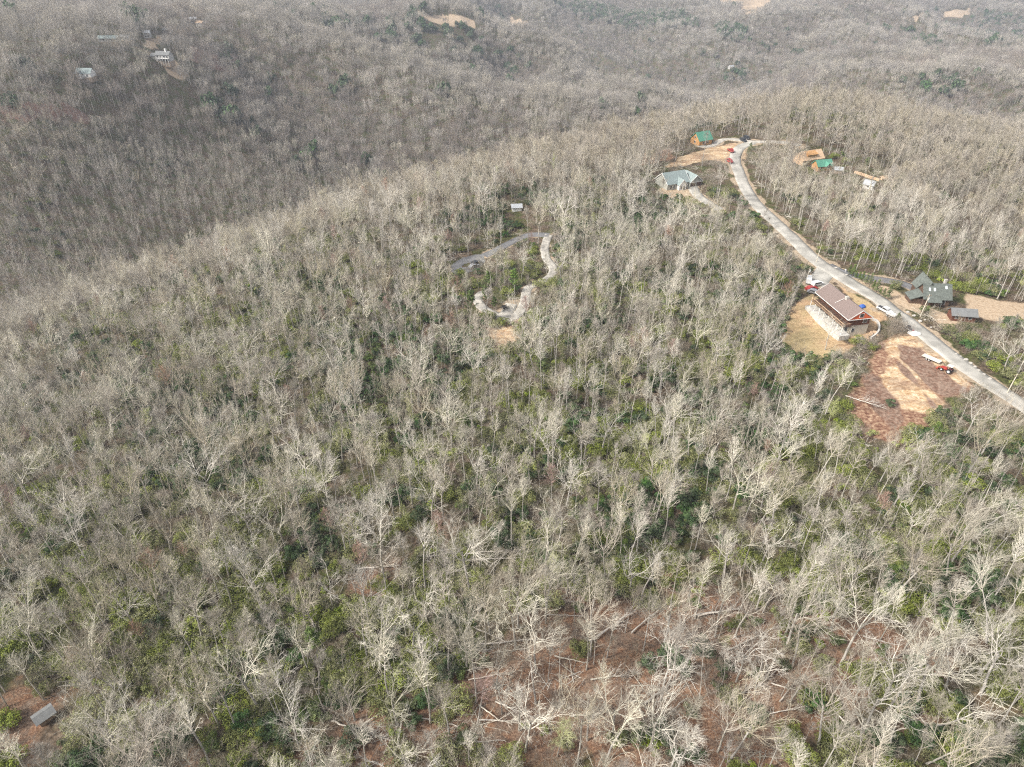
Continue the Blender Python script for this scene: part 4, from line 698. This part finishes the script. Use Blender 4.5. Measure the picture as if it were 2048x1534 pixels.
# grey-green cabin with skylights on the right
p = atz(1849, 596, 2.6); cb_ = house('house', 'mossy grey roofed house with three skylights right of the road', 'house', (p[0], p[1], -.4), math.radians(-6), 8.6, 7.0, 3.0, 6.8, dark_wood, cabin_roof, [('F', 6.4, .8, 1.2, 1.5), ('R', 3.5, .8, 1.2, 1.3)], ('F', 4.6), trim=False, chimney=(7.2, 4.9))
m = MB(); m.box(.2, 4.4, 5.0, 11.0, -2, 3.6); m.prism([(.2, 3.6), (4.4, 3.6), (2.3, 7.0)], 3.5, 11.0, 'y'); m.build('wing_wall', dark_wood, cb_); m = MB(); gable_roof_y(m, .2, 4.4, 3.2, 11, 3.7, 7.4, .4, .4); m.build('wing_roof', cabin_roof, cb_)
m = MB(); m.box(-3.6, 0.0, 1.2, 5.6, -2, 2.0); m.build('annex_wall', dark_wood, cb_); m = MB(); m.slab([(-4.0, .7, 1.9), (-4.0, 6.0, 1.9), (.1, 6.0, 3.6), (.1, .7, 3.6)], .2); m.build('annex_roof', cabin_roof, cb_)
for x, q in ((1.7, .45), (3.3, .45), (7.0, .62)):
    m = MB(); y0 = 3.5*q; z0 = 3.12+3.8*q; kk = 3.8/3.5; m.slab([(x-.3, y0, z0+.1), (x+.3, y0, z0+.1), (x+.3, y0+.75, z0+.1+.75*kk), (x-.3, y0+.75, z0+.1+.75*kk)], .12); m.build('skylight', sky_glass, cb_)
m = MB(); m.slab([(.6, -2.0, 2.4), (5.2, -2.0, 2.4), (5.2, .1, 3.3), (.6, .1, 3.3)], .15); [m.bar((x, -1.8, -.5), (x, -1.8, 2.3), .14) for x in (.8, 3, 5)]; m.build('porch', cabin_roof, cb_)
p = atz(1906, 629, 2.0); house('stable', 'long low grey roofed outbuilding right of the mossy roofed house', 'outbuilding', (p[0], p[1], -.2), math.radians(-9), 7.4, 4.0, 2.1, 3.6, redwood, grey_roof, [('F', 1.6, .8, .9, .8), ('F', 5.6, .8, .9, .8)], ('F', 3.6), trim=False)
p = G(1024, 424); house('shed', 'small shed with bright white metal roof beside the woodland lane', 'shed', tuple(p), .1, 4.4, 3.2, 2.0, 3.0, white, metal_roof, trim=False)
p = G(82, 1457); house('shed', 'small shed with grey metal roof among trees at lower left corner', 'shed', tuple(p), math.radians(50), 2.6, 1.9, 1.6, 2.1, rust, grey_roof, trim=False)
dullwhite = mat('weathered white siding', (0.45,0.44,0.42), .8, .1, .8)
# the settlement on the far left hill, other far houses
p = G(312, 122); wh = house('house', 'white two storey house with dark windows above the bare slope', 'house', (p[0], p[1], p[2]), math.radians(-10), 17, 9, 6.5, 9.6, dullwhite, grey_roof, [('F', 3, 3.8, 1.8, 1.6), ('F', 6.5, 3.8, 1.6, 1.4), ('F', 11, 3.8, 2.4, 1.8), ('F', 14.5, 3.8, 2.2, 1.6), ('F', 4, .4, 2, 1.4), ('F', 9, .4, 2, 1.4), ('F', 14, .2, 3.6, 2.2)], down=6, trim=False)
m = MB(); m.box(4, 17, -2.8, 0, 2.9, 3.1); [m.bar((x, -2.7, -4), (x, -2.7, 4.0), .3) for x in (4.2, 7.3, 10.4, 13.6, 16.8)]; m.bar((4, -2.7, 4.0), (17, -2.7, 4.0), .25); m.build('balcony', white, wh)
m = MB(); m.box(-7, .1, 2, 9, -1, 5.0); m.build('wing_wall', grey_siding, wh); m = MB(); gable_roof(m, -7, 0, 2, 9, 5.0, 7.4, .5, .3); m.build('wing_roof', grey_roof, wh); m = MB(); m.box(11.0, 12.6, 3.5, 5, 6, 12.2); m.build('chimney', white, wh); wh.scale = (.82, .82, .82)
p = G(152, 154); gh = house('house', 'green grey roofed house half hidden by trees at far upper left', 'house', (p[0], p[1], p[2]), math.radians(-4), 16, 10, 3.6, 7.6, white, bluegrey_roof, [('F', 4, .6, 1.6, 1.6), ('F', 12, .6, 1.6, 1.6)], down=5, trim=False)
m = MB(); m.box(4.0, 7.4, -2.6, .1, -1.5, 3.2); m.build('entrance_wall', white, gh); m = MB(); gable_roof_y(m, 3.8, 7.6, -2.8, 4, 3.3, 5.6, .3, .3); m.build('porch_roof', bluegrey_roof, gh); gh.scale = (.8, .8, .8)
for (u, v, L2, W2, H2, rz2, rm, lb) in [(288, 76, 6, 6, 4.4, .2, metal_roof, 'small white house beside a dark pine above the track'), (326, 66, 9, 6, 3.2, -.1, grey_roof, 'low white house with grey roof among trees on left hill'), (196, 83, 17, 7, 2.4, .05, bluegrey_roof, 'long grey roofed building hidden in trees at upper left'),
      (238, 80, 10, 6, 2.4, -.1, grey_roof, 'grey roofed building right of the long one at upper left'), (380, 46, 8, 6, 4, .3, metal_roof, 'white house at the left of the hilltop cluster'), (392, 52, 9, 6, 3.5, -.4, rawwood, 'tan house at the right of the hilltop cluster'), (1460, 139, 11, 8, 5.2, .45, metal_roof, 'lone white house beside dark evergreens in the deep valley'),
      (742, 14, 16, 8, 3.5, 0, metal_roof, 'white farm building at left on the top edge ridge'), (800, 16, 18, 9, 3.5, -.2, metal_roof, 'long white farm building left of the pale hilltop field'), (815, 24, 11, 7, 3.0, -.2, metal_roof, 'small white farm building touching the pale hilltop field'), (362, 3, 14, 8, 4, .1, white, 'pale barn at the top edge above the left settlement')]:
    p = G(u, v); house('house' if 'barn' not in lb and 'building' not in lb else 'farm_building', lb, 'house' if 'building' not in lb and 'barn' not in lb else 'building', (p[0], p[1], p[2]), rz2, L2, W2, H2, H2+W2*.28, dullwhite, rm, [('F', L2*.3, .8, 1.2, 1.3), ('F', L2*.7, .8, 1.2, 1.3)], down=5, trim=False)
# ---------------------------------------------------------------- vehicles and machines
tyre = mat('black rubber', (0.03,0.03,0.032), .85, .2, 3.0); rim_m = mat('wheel rim', (0.55,0.55,0.55), .4, .1, 2.0, metal=.6); dark_metal = mat('dark metal', (0.06,0.06,0.065), .5, .2, 2.0)
def paint(n, c): return mat(n, c, .3, .05, .5, spec=.6)
P_white = paint('white paint coat', (0.68,0.68,0.67)); P_red = paint('red paint coat', (0.36,0.04,0.035)); P_dark = paint('black paint coat', (0.03,0.035,0.045)); P_grey = paint('grey paint coat', (0.30,0.31,0.33)); P_orange = paint('orange red paint coat', (0.45,0.09,0.05))
def wheel(par, x, y, r, w_, rm=rim_m):
    m = MB(); m.tube((x, y-w_/2, r), (x, y+w_/2, r), r, n=14); t = m.build('wheel', tyre, par); m = MB(); m.tube((x, y-w_/2-.02, r), (x, y+w_/2+.02, r), r*.55, n=10); m.build('rim', rm, t)
def place(p, lift=.1): return (p[0], p[1], hz(p[0], p[1])+lift)
def car(label, u, v, ang, pm, kind='suv', lift=.14, group=None):
    p = G(u, v); nm = {'suv': 'parked_car', 'sedan': 'parked_car', 'pickup': 'pickup_truck', 'van': 'parked_van'}[kind]; o = empty(nm, place(p, lift), math.radians(ang), label=label, cat={'pickup': 'pickup truck', 'van': 'van'}.get(kind, 'car'), group=group)
    prof = {'suv': [(-2.2,.35),(2.2,.35),(2.25,.9),(1.2,1.02),(.6,1.6),(-1.9,1.62),(-2.2,1.0)], 'sedan': [(-2.2,.3),(2.2,.3),(2.25,.72),(1.2,.86),(.5,1.35),(-1.1,1.38),(-1.7,.92),(-2.2,.86)], 'pickup': [(-2.6,.45),(2.5,.45),(2.55,1.0),(1.5,1.1),(1.0,1.75),(-.5,1.76),(-.6,1.1),(-2.6,1.1)], 'van': [(-2.5,.4),(2.4,.4),(2.45,1.0),(1.9,1.2),(1.4,2.0),(-2.5,2.05)]}[kind]
    m = MB(); m.prism(prof, -.88, .88, 'y'); b = m.build('body', pm, o); gl = {'suv': [(1.05,1.04),(.58,1.5),(-1.8,1.52),(-1.95,1.04)], 'sedan': [(1.0,.88),(.46,1.28),(-1.05,1.3),(-1.5,.95)], 'pickup': [(1.35,1.15),(.95,1.66),(-.4,1.68),(-.45,1.15)], 'van': [(1.75,1.25),(1.35,1.85),(.3,1.87),(.3,1.25)]}[kind]
    m = MB(); m.prism(gl, -.9, .9, 'y'); m.build('side_window', glass, o); m = MB(); g0, g1 = gl[0], gl[1]; m.slab([(g0[0]+.10, -.75, g0[1]+.03), (g0[0]+.10, .75, g0[1]+.03), (g1[0]+.05, .68, g1[1]+.06), (g1[0]+.05, -.68, g1[1]+.06)], .06); m.build('windscreen', glass, o)
    if kind == 'pickup': m = MB(); m.box(-2.5, -.7, -.75, .75, 1.08, 1.13); m.build('cargo_bed', dark_metal, o)
    xs = {'suv': (-1.4, 1.4), 'sedan': (-1.4, 1.4), 'pickup': (-1.7, 1.6), 'van': (-1.6, 1.5)}[kind]
    for x in xs:
        for y in (-.8, .8): wheel(o, x, y, .36, .24)
    for y in (-.6, .6): m = MB(); x = prof[2][0]; m.box(x-.06, x+.03, y-.16, y+.16, prof[2][1]-.25, prof[2][1]-.08); m.build('headlight', sky_glass, o)
    return o
car('white van parked at the wood edge nearest the utility pole', 1616, 564, 70, P_white, 'van'); car('white car parked nearest the end of the brown roof', 1634, 571, 20, P_white); car('red car parked between two white cars beside the lodge', 1622, 580, 15, P_red, 'sedan'); car('grey car parked closest to the lodge deck', 1627, 587, -30, P_grey, 'sedan')
car('white pickup truck parked at the road edge with a trailer', 1768, 624, -62, P_white, 'pickup'); car('red pickup truck at road edge near the top bend', 1461, 304, -80, P_red, 'pickup'); car('dusty red car below the red pickup at the top bend', 1459, 325, -75, P_red, 'suv')
car('black car on the gravel drive, left one of two', 1486, 283, -70, P_dark, 'suv', group='black cars on the gravel drive'); car('black car on the gravel drive, right one of two', 1493, 278, -70, P_dark, 'suv', group='black cars on the gravel drive')
car('black car parked on the dark asphalt turning circle', 953, 530, 40, P_dark, 'suv'); car('grey car parked beside the black one on the turning circle', 948, 535, 40, P_grey, 'sedan')
def trailer(label, u, v, ang, L2, W2, deck, sides=0.0, lift=.12):
    p = G(u, v); o = empty('flatbed_trailer' if not sides else 'utility_trailer', place(p, lift), math.radians(ang), label=label, cat='trailer'); m = MB(); m.box(-L2/2, L2/2, -W2/2, W2/2, .62, .74); m.build('deck', deck, o)
    m = MB(); [m.bar((-L2/2, y, .54), (L2/2, y, .54), .1, .16) for y in (-W2/2+.1, W2/2-.1)]; m.bar((L2/2, -W2/2+.1, .54), (L2/2+1.3, 0, .5), .1); m.bar((L2/2, W2/2-.1, .54), (L2/2+1.3, 0, .5), .1); m.build('frame', dark_metal, o)
    if sides: m = MB(); [m.box(-L2/2, L2/2, y-.03, y+.03, .74, .74+sides) for y in (-W2/2, W2/2)]; m.box(-L2/2-.03, -L2/2+.03, -W2/2, W2/2, .74, .74+sides); m.build('side_panel', dark_metal if deck is not P_white else P_white, o)
    for x in (-.75, .05):
        for y in (-W2/2-.02, W2/2+.02): wheel(o, x-.3, y, .32, .2, white)
    return o
trailer('flatbed trailer with pale deck parked on the bare dirt lot', 1862, 721, -53, 5.2, 1.9, mat('pale boards', (.66,.62,.52), .8, .1, 1.5)); trailer('small white trailer behind the white pickup at the road edge', 1782, 634, -58, 3.0, 1.6, P_white, .5); trailer('small dark trailer on the gravel loop', 1010, 618, 30, 2.0, 1.4, dark_metal, .4)
p = G(1893, 744); tr = empty('tractor', place(p), math.radians(127), label='red tractor with front loader and white canopy on the dirt lot', cat='tractor')
m = MB(); m.prism([(.2,.55),(1.75,.55),(1.8,1.0),(1.6,1.25),(.2,1.3)], -.32, .32, 'y'); m.build('hood', P_red, tr); m = MB(); m.box(-.9, .25, -.3, .3, .5, .95); m.box(-1.05, -.3, -.75, -.4, .9, 1.2); m.box(-1.05, -.3, .4, .75, .9, 1.2); m.build('chassis', P_red, tr); m = MB(); m.box(-.7, -.2, -.25, .25, .95, 1.1); m.box(-.8, -.68, -.25, .25, 1.0, 1.5); m.build('seat', dark_metal, tr)
m = MB(); [m.bar((-.85, y, 1.1), (-.85, y, 2.2), .07) for y in (-.5, .5)]; [m.bar((.15, y, 1.1), (.05, y, 2.2), .06) for y in (-.5, .5)]; m.build('roll_bar', dark_metal, tr); m = MB(); m.box(-1.1, .3, -.65, .65, 2.2, 2.3); m.build('canopy', white, tr)
m = MB(); [m.bar((.3, y, 1.0), (1.9, y, .9), .12) for y in (-.5, .5)]; [m.bar((1.9, y, .9), (2.3, y, .35), .12) for y in (-.5, .5)]; m.build('loader_arm', P_orange, tr); m = MB(); m.prism([(2.3,.1),(2.9,.1),(2.9,.16),(2.4,.22),(2.35,.7),(2.28,.7)], -.8, .8, 'y'); m.build('bucket', P_orange, tr)
for y in (-.72, .72): wheel(tr, -.65, y, .68, .36, P_white); wheel(tr, 1.35, y*.85, .42, .26, P_white)
p = G(1814, 662); sk = empty('skid_steer', place(p), math.radians(-40), label='small dark loader machine parked by the road beside the dirt lot', cat='loader'); m = MB(); m.prism([(-1.2,.35),(1.0,.35),(1.0,.9),(.3,1.0),(-1.2,1.25)], -.55, .55, 'y'); m.build('body', P_dark, sk); m = MB(); m.box(-.5, .6, -.45, .45, 1.0, 1.85); m.build('cab', dark_metal, sk)
m = MB(); [m.bar((-1.0, y, 1.3), (1.3, y, .6), .14) for y in (-.7, .7)]; m.build('loader_arm', P_white, sk); m = MB(); m.box(1.3, 1.8, -.8, .8, .1, .6); m.build('bucket', P_red, sk); [wheel(sk, x, y, .38, .3, P_white) for x in (-.7, .6) for y in (-.72, .72)]
palem = mat('white gravel pile', (.75,.74,.71), .95, .12, 2.0); blob('gravel_pile', G(1829, 668), 2.2, 1.6, .6, palem, 'spread of white gravel at the road edge above the dirt lot', 'gravel pile', 3); blob('tarp_pile', G(1724, 615), 1.1, .8, .9, mat('blue tarp', (.05,.13,.45), .5, .15, 1.5), 'blue tarp covered heap behind the orange gable', 'tarp heap', 5)
blob('rubble_pile', G(1718, 680), 2.0, 1.1, .6, palem, 'pale heap of building rubble below the lodge', 'rubble pile', 8); blob('rubble_pile', G(1733, 688), 1.2, .8, .4, mat('pinkish rubble', (.6,.42,.33), .95, .2, 2), 'small pinkish rubble heap right of the pale one', 'rubble pile', 9)
for i, (u, v, a_, lb, L2) in enumerate([(1743, 668, 55, 'stack of yellow boards, left one below the curved wall', 2.6), (1752, 668, 80, 'stack of yellow boards, right one below the curved wall', 2.8), (1060, 563, 10, 'orange stack of cut timber beside the gravel loop', 3.0)]):
    p = G(u, v); m = MB(); M_ = Matrix.Rotation(math.radians(a_), 4, 'Z'); r = np.random.default_rng(i)
    for k in range(6): y = (k % 3)*.34-.34; z = .05+(k//3)*.2; m.box(-L2/2+r.uniform(-.3, .3), L2/2, y, y+.26, z, z+.15, M_)
    o = m.build('lumber_stack', rawwood); o.location = place(p, 0); tag(o, lb, 'lumber')
c0 = region([(1744, 641), (1752, 643), (1757, 651), (1757, 662), (1751, 671), (1741, 678)]); c0 = smooth_path(c0, .8); m = MB()
for i in range(len(c0)-1): m.bar((*c0[i], hz(*c0[i])+.25), (*c0[i+1], hz(*c0[i+1])+.25), .5, 1.0)
tag(m.build('curved_wall', concrete), 'curved pale concrete retaining wall right of the lodge', 'wall')
# boulders edging the road
rk = [(1672,536),(1693,550),(1912,708),(1921,713),(1932,720),(1941,727),(1950,734),(1957,741),(1968,749),(1980,758),(1840,643),(1862,655),(1850,640),(1815,625),(1828,632)]
for i, (u, v) in enumerate(rk):
    r = np.random.default_rng(i); s = r.uniform(.28, .55); blob('boulder', G(u, v), s*1.3, s, s*.8, stone, 'pale boulder on the right roadside, %s' % (ORD[sorted(range(len(rk)), key=lambda q: rk[q][0]).index(i)].replace('from left', 'from the left')), 'boulder', 20+i, 2, 'boulders along the roadside')
# utility poles
pole_m = mat('pale pole wood', (.62,.56,.46), .9, .15, 1.0, stretch=(1, 1, .2)); grey_can = mat('transformer grey', (.6,.62,.62), .5, .1, 1)
for (u, v, H_, du, lb, tf_) in [(1632,525,7.2,.6,'tall utility pole at the driveway mouth above the lodge',0), (1611,566,6.2,.5,'pale utility pole at the wood edge beside the white van',1), (1840,634,8.2,.9,'utility pole with transformer below the mossy roofed house',1), (2014,786,6.4,.6,'utility pole on the right roadside near the photo edge',0)]:
    p = G(u, v); o = empty('utility_pole', (p[0], p[1], p[2]), 0, label=lb, cat='utility pole', group='utility poles along the road'); m = MB(); m.tube((0, 0, -1), (du*.35, 0, H_), .16, .11, 8); m.build('pole', pole_m, o); m = MB(); m.bar((du*.35-.9, -.3, H_-.5), (du*.35+.9, .3, H_-.5), .1, .12); [m.tube((du*.35+x, x*.33, H_-.45), (du*.35+x, x*.33, H_-.2), .05, n=6) for x in (-.8, 0, .8)]; m.build('crossarm', rust, o)
    if tf_: m = MB(); m.tube((du*.3+.32, 0, H_-1.9), (du*.3+.32, 0, H_-1.0), .22, n=10); m.build('transformer', grey_can, o)
p = G(1690, 545); o = empty('mailbox', tuple(p), 0, label='white mailbox on a post beside the side lane junction', cat='mailbox'); m = MB(); m.bar((0, 0, -.3), (0, 0, 1.0), .1); m.build('post', white, o); m = MB(); m.prism([(-.15, 1.0), (.15, 1.0), (.15, 1.2), (.08, 1.3), (-.08, 1.3), (-.15, 1.2)], -.3, .3, 'y'); m.build('box', white, o)
# ---------------------------------------------------------------- evergreens of their own
def evergreen(nm, label, p, H, parts, tm, lm, rz=0., s=1.0, cat='tree', group=None):
    o = empty(nm, (p[0], p[1], p[2]-.1), rz, label=label, cat=cat, group=group); o.scale = (s, s, s); link(bpy.data.objects.new('trunk', parts[0]), o); link(bpy.data.objects.new('crown', parts[1]), o); return o
def ev_mesh(parts, tm, lm): (tv, tf), (lv, lf) = parts; return mesh_np('trunk', tv, tf, tm, True), mesh_np('crown', lv, lf, lm)
pine = [ev_mesh(make_pine(1, 15), bark, leafs[4]), ev_mesh(make_pine(2, 13, .55, n=3000, spread=3.0), bark, leafs[4])]; cone_ = [ev_mesh(make_conifer(3, 8, 2.2), stem_m, leafs[3]), ev_mesh(make_conifer(4, 4.2, 1.15, 1100, size=.2), stem_m, leafs[0]), ev_mesh(make_conifer(5, 6, 3.0, 2600), stem_m, leafs[0])]
for i, (u, v, k, s, lb) in enumerate([(1030,606,0,.85,'tall pine inside the gravel loop, right one'), (975,632,0,.8,'slender pine on the left outer edge of the gravel loop'), (988,628,1,.55,'short pine between the two taller ones at the gravel loop'), (940,655,0,.95,'tall yellow green pine left of the gravel loop'), (1048,742,1,1.0,'broad yellow green pine below the tan clearing, upper one'), (1088,775,1,.9,'broad yellow green pine below the tan clearing, lower one'),
     (1690,462,1,.7,'yellow green pine in the bare trees right of the road'), (1782,402,1,.85,'bright green bushy pine on the right slope'), (1960,365,1,.8,'green pine near the right photo edge on the ridge'), (1730,345,1,.6,'yellow green pine at the left end of the timber wall'), (1870,470,1,.7,'olive pine on the right slope above the mossy roofed house'), (645,1330,0,.75,'pale green pine in the lower left thicket'), (975,585,1,.7,'yellow green pine above the gravel loop'), (1000,588,1,.5,'small pine right of the one above the gravel loop'), (1905,395,1,.7,'olive pine right of the bushy green one on the slope')]):
    evergreen('pine_tree', lb, G(u, v), 15, pine[k], None, None, i*1.3, s)
for i, (u, v, k, s, lb) in enumerate([(1578,598,2,1.0,'rounded olive evergreen at the upper left corner of the lawn'), (1866,1300,0,.62,'dark round evergreen standing alone in brown leaves, lower right'), (1560,660,2,.6,'low evergreen on the left edge of the lawn'), (1500,300,2,.7,'olive evergreen beside the top road bend'), (1795,640,2,.5,'dark evergreen below the mossy roofed house')]):
    evergreen('evergreen_tree', lb, G(u, v), 8, cone_[k], None, None, i, s)
row = [(1697,550),(1704,553),(1711,556),(1717,560),(1723,563),(1731,568),(1738,573),(1745,579),(1752,584),(1759,589),(1766,593),(1775,598)]
for i, (u, v) in enumerate(row): evergreen('conifer_sapling', 'young conifer, %s in the roadside row' % ORD[i], G(u, v), 3, cone_[1], None, None, i*2., [1, 1.2, .7, .8, 1.0, 1.1, 1.3, .9, 1.2, .7, .8, 1.4][i], 'sapling', 'row of conifer saplings along the lane')
# individual big shrubs in the open places
shm = [ (mesh_np('foliage', lv, lf, leafs[mi]), mesh_np('stem', sv, sf, stem_m, True)) for lv, lf, sv, sf, mi in SHR]
for i, (u, v, k, s, lb) in enumerate([(1230,1480,2,1.5,'bright green shrub patch at bottom centre, left part'), (1270,1475,0,1.4,'green shrub patch at bottom centre, middle part'), (1305,1500,2,1.6,'yellow green shrub at bottom centre, right part'), (1160,1310,1,.9,'olive shrub beside the long fallen trunk, bottom centre'), (1640,1290,2,.9,'yellow green shrub above the watermark, right of centre'), (1390,1210,0,.9,'dark shrub left of the thick fallen white log'),
     (1460,1400,1,.9,'olive shrub in brown leaves right of bottom centre'), (160,1525,2,1.4,'bright green shrub at the bottom left edge'), (1535,620,0,1.0,'dark green shrub left of the lawn'), (1545,690,0,1.0,'dark green shrub at the lower left of the lawn'), (1790,890,2,.9,'light green shrub below the dirt lot'), (1778,812,3,.7,'dark green shrub inside the red dirt slope')]):
    lb = lb.replace('above the watermark, right of centre', 'in brown leaves right of centre'); o = empty('evergreen_shrub', tuple(G(u, v)), i*1.1, label=lb, cat='shrub'); o.scale = (s, s, s); link(bpy.data.objects.new('foliage', shm[k][0]), o); link(bpy.data.objects.new('stem', shm[k][1]), o)
# ---------------------------------------------------------------- fallen trees and logs
dead_m = mat('bleached dead wood', (.58,.53,.46), .9, .25, 1.0, rand=.15); logs = [((1178,1287),(1262,1230),.34,1,'thick fallen white tree with broken top, bottom centre'), ((1386,1236),(1482,1221),.36,1,'thick fallen white log right of bottom centre'), ((1288,1410),(1372,1350),.28,1,'fallen white trunk slanting in brown leaves, lower centre'), ((1314,1452),(1370,1400),.26,0,'bare grey log slanting below the fallen white trunk'), ((1278,1422),(1290,1452),.2,0,'short white log beside the slanting fallen trunk'),
 ((845,1127),(1070,1119),.2,1,'long fallen trunk, lowest of the pile at centre'), ((850,1116),(1062,1102),.18,1,'long fallen trunk, topmost of the pile at centre'), ((980,1137),(1052,1078),.18,0,'straight log leaning across the trunk pile at centre'), ((970,1034),(1046,984),.17,0,'pale log slanting through green shrubs above the pile'), ((972,1042),(1046,1020),.13,0,'thin log under the slanting one above the pile'), ((945,1293),(1085,1281),.22,0,'long straight log lying level, bottom centre'), ((985,1308),(1060,1299),.13,0,'thin log just below the long level log'),
 ((1678,1216),(1812,1252),.24,1,'long fallen trunk crossing the lower right thicket'), ((1722,1207),(1832,1141),.26,1,'pale trunk fallen toward upper right, lower right thicket'), ((1548,1082),(1622,1062),.18,0,'pale log right of centre above the leaning trees'), ((1532,1040),(1628,1098),.16,0,'thin log crossing the one right of centre'), ((1640,1128),(1722,1152),.18,1,'fallen crooked limb in the right thicket'), ((1180,1362),(1272,1350),.2,1,'fallen limbed trunk above the small white tree, bottom centre'),
 ((1668,1425),(1752,1526),.18,0,'log slanting down to the bottom edge, right side'), ((890,1492),(1010,1484),.2,0,'pale log near the bottom edge left of centre'), ((1690,794),(1762,818),.2,1,'dark fallen tree lying on the red dirt slope'), ((1540,1370),(1620,1392),.18,0,'white forked log in brown leaves, lower right'), ((1400,760),(1450,700),.2,1,'grey tree fallen above centre toward the lawn'), ((1520,860),(1600,770),.22,1,'long grey tree fallen below the lawn'), ((1300,1150),(1350,1163),.16,0,'short log in leaves above the thick fallen tree'), ((1090,1232),(1180,1236),.15,0,'thin level log left of the thick fallen tree'), ((660,1390),(705,1330),.16,0,'thin log slanting in the lower left thicket'), ((1760,1330),(1830,1300),.17,1,'fallen trunk beside the dark round evergreen')]
rl_ = np.random.default_rng(77); extra = []
for k in range(58):
    u = rl_.uniform(640, 2020); v = rl_.uniform(1000, 1500); a_ = rl_.choice([-.5, -.65, -.2, .25, .5, -.9])+rl_.normal(0, .15); l_ = rl_.uniform(50, 125); extra.append(((u, v), (u+l_*math.cos(a_), v+l_*math.sin(a_)), rl_.uniform(.12, .20), int(rl_.uniform() < .45)))
for bnm, lo, hi in (('the band just below the centre', 0, 1140), ('the second band below the centre', 1140, 1260), ('the third band below the centre', 1260, 1390), ('the band along the bottom edge', 1390, 1600)):
    e = sorted([q for q in extra if lo <= q[0][1] < hi]); logs += [(*q, lab('thin grey fallen trunk', i, len(e), 'in '+bnm)) for i, q in enumerate(e)]
for i, ((u0, v0), (u1, v1), r0, br, lb) in enumerate(logs):
    a = G(u0, v0); b = G(u1, v1); r = np.random.default_rng(400+i); d = b-a; L2 = float(np.linalg.norm(d)); o = empty('fallen_tree' if br else 'fallen_log', (a[0], a[1], a[2]+.25), 0, label=lb, cat='fallen tree' if br else 'log')
    tt = np.linspace(0, 1, 10); P = a[None]*0+d[None]*tt[:, None]+r.normal(0, .06, (10, 3))*[1, 1, .4]; P[:, 2] = height(a[0]+P[:, 0], a[1]+P[:, 1])-a[2]+.1+r0; P = P[None]; R = r0*(1-.62*tt)[None]*.8
    v_, f_ = tubes(P, R, 7); link(bpy.data.objects.new('trunk', mesh_np('trunk', v_, f_, dead_m, True)), o)
    n1 = 16 if br else 3; s, dd_, l_, q = spawn(r, P, R, n1, .35 if br else .2, 1, 42, .30 if br else .05, .08, np.array([L2])); l_ = np.clip(l_, .4, 4.5); dd_[:, 2] = np.abs(dd_[:, 2])*.6+.1; P1, R1 = grow_branches(r, s, dd_, l_, q, 4, .15, .1, .3); prt = [tubes(P1, R1, 4)]
    if br: s, dd_, l2, q = spawn(r, P1, R1, 6, .2, 1, 40, .55, .03, l_); P2, R2 = grow_branches(r, s, dd_, np.maximum(l2, .3), q, 3, .15, .2, .3); prt.append(tubes(P2, R2, 3)); s, dd_, l3, q = spawn(r, P2, R2, 4, .2, 1, 38, .6, .012, l2); P3, R3 = grow_branches(r, s, dd_, np.maximum(l3, .25), np.full(len(s), .011), 1, .1, .2); prt.append(tubes(P3, R3, 3))
    v_, f_ = cat_mesh(prt); link(bpy.data.objects.new('branches' if br else 'stub', mesh_np('branches', v_, f_, dead_m)), o)
# ---------------------------------------------------------------- mountain air
hm = bpy.data.materials.new('haze'); hm.use_nodes = True; N = hm.node_tree.nodes; N.remove(N['Principled BSDF']); pv = N.new('ShaderNodeVolumePrincipled'); pv.inputs['Color'].default_value = (.80, .86, .97, 1); pv.inputs['Density'].default_value = HAZE; pv.inputs['Anisotropy'].default_value = .2
hm.node_tree.links.new(pv.outputs[0], N['Material Output'].inputs['Volume']); m = MB(); zb = float(TZ.min())-1; zt = max(float(TZ.max())+2, CAM_Z+3); m.box(-9300, 9300, -9300, 9300, zb, zt); hb = m.build('haze', hm); tag(hb, kind='stuff', label='thin blue mountain haze over the valleys')
print('z', zb, zt)
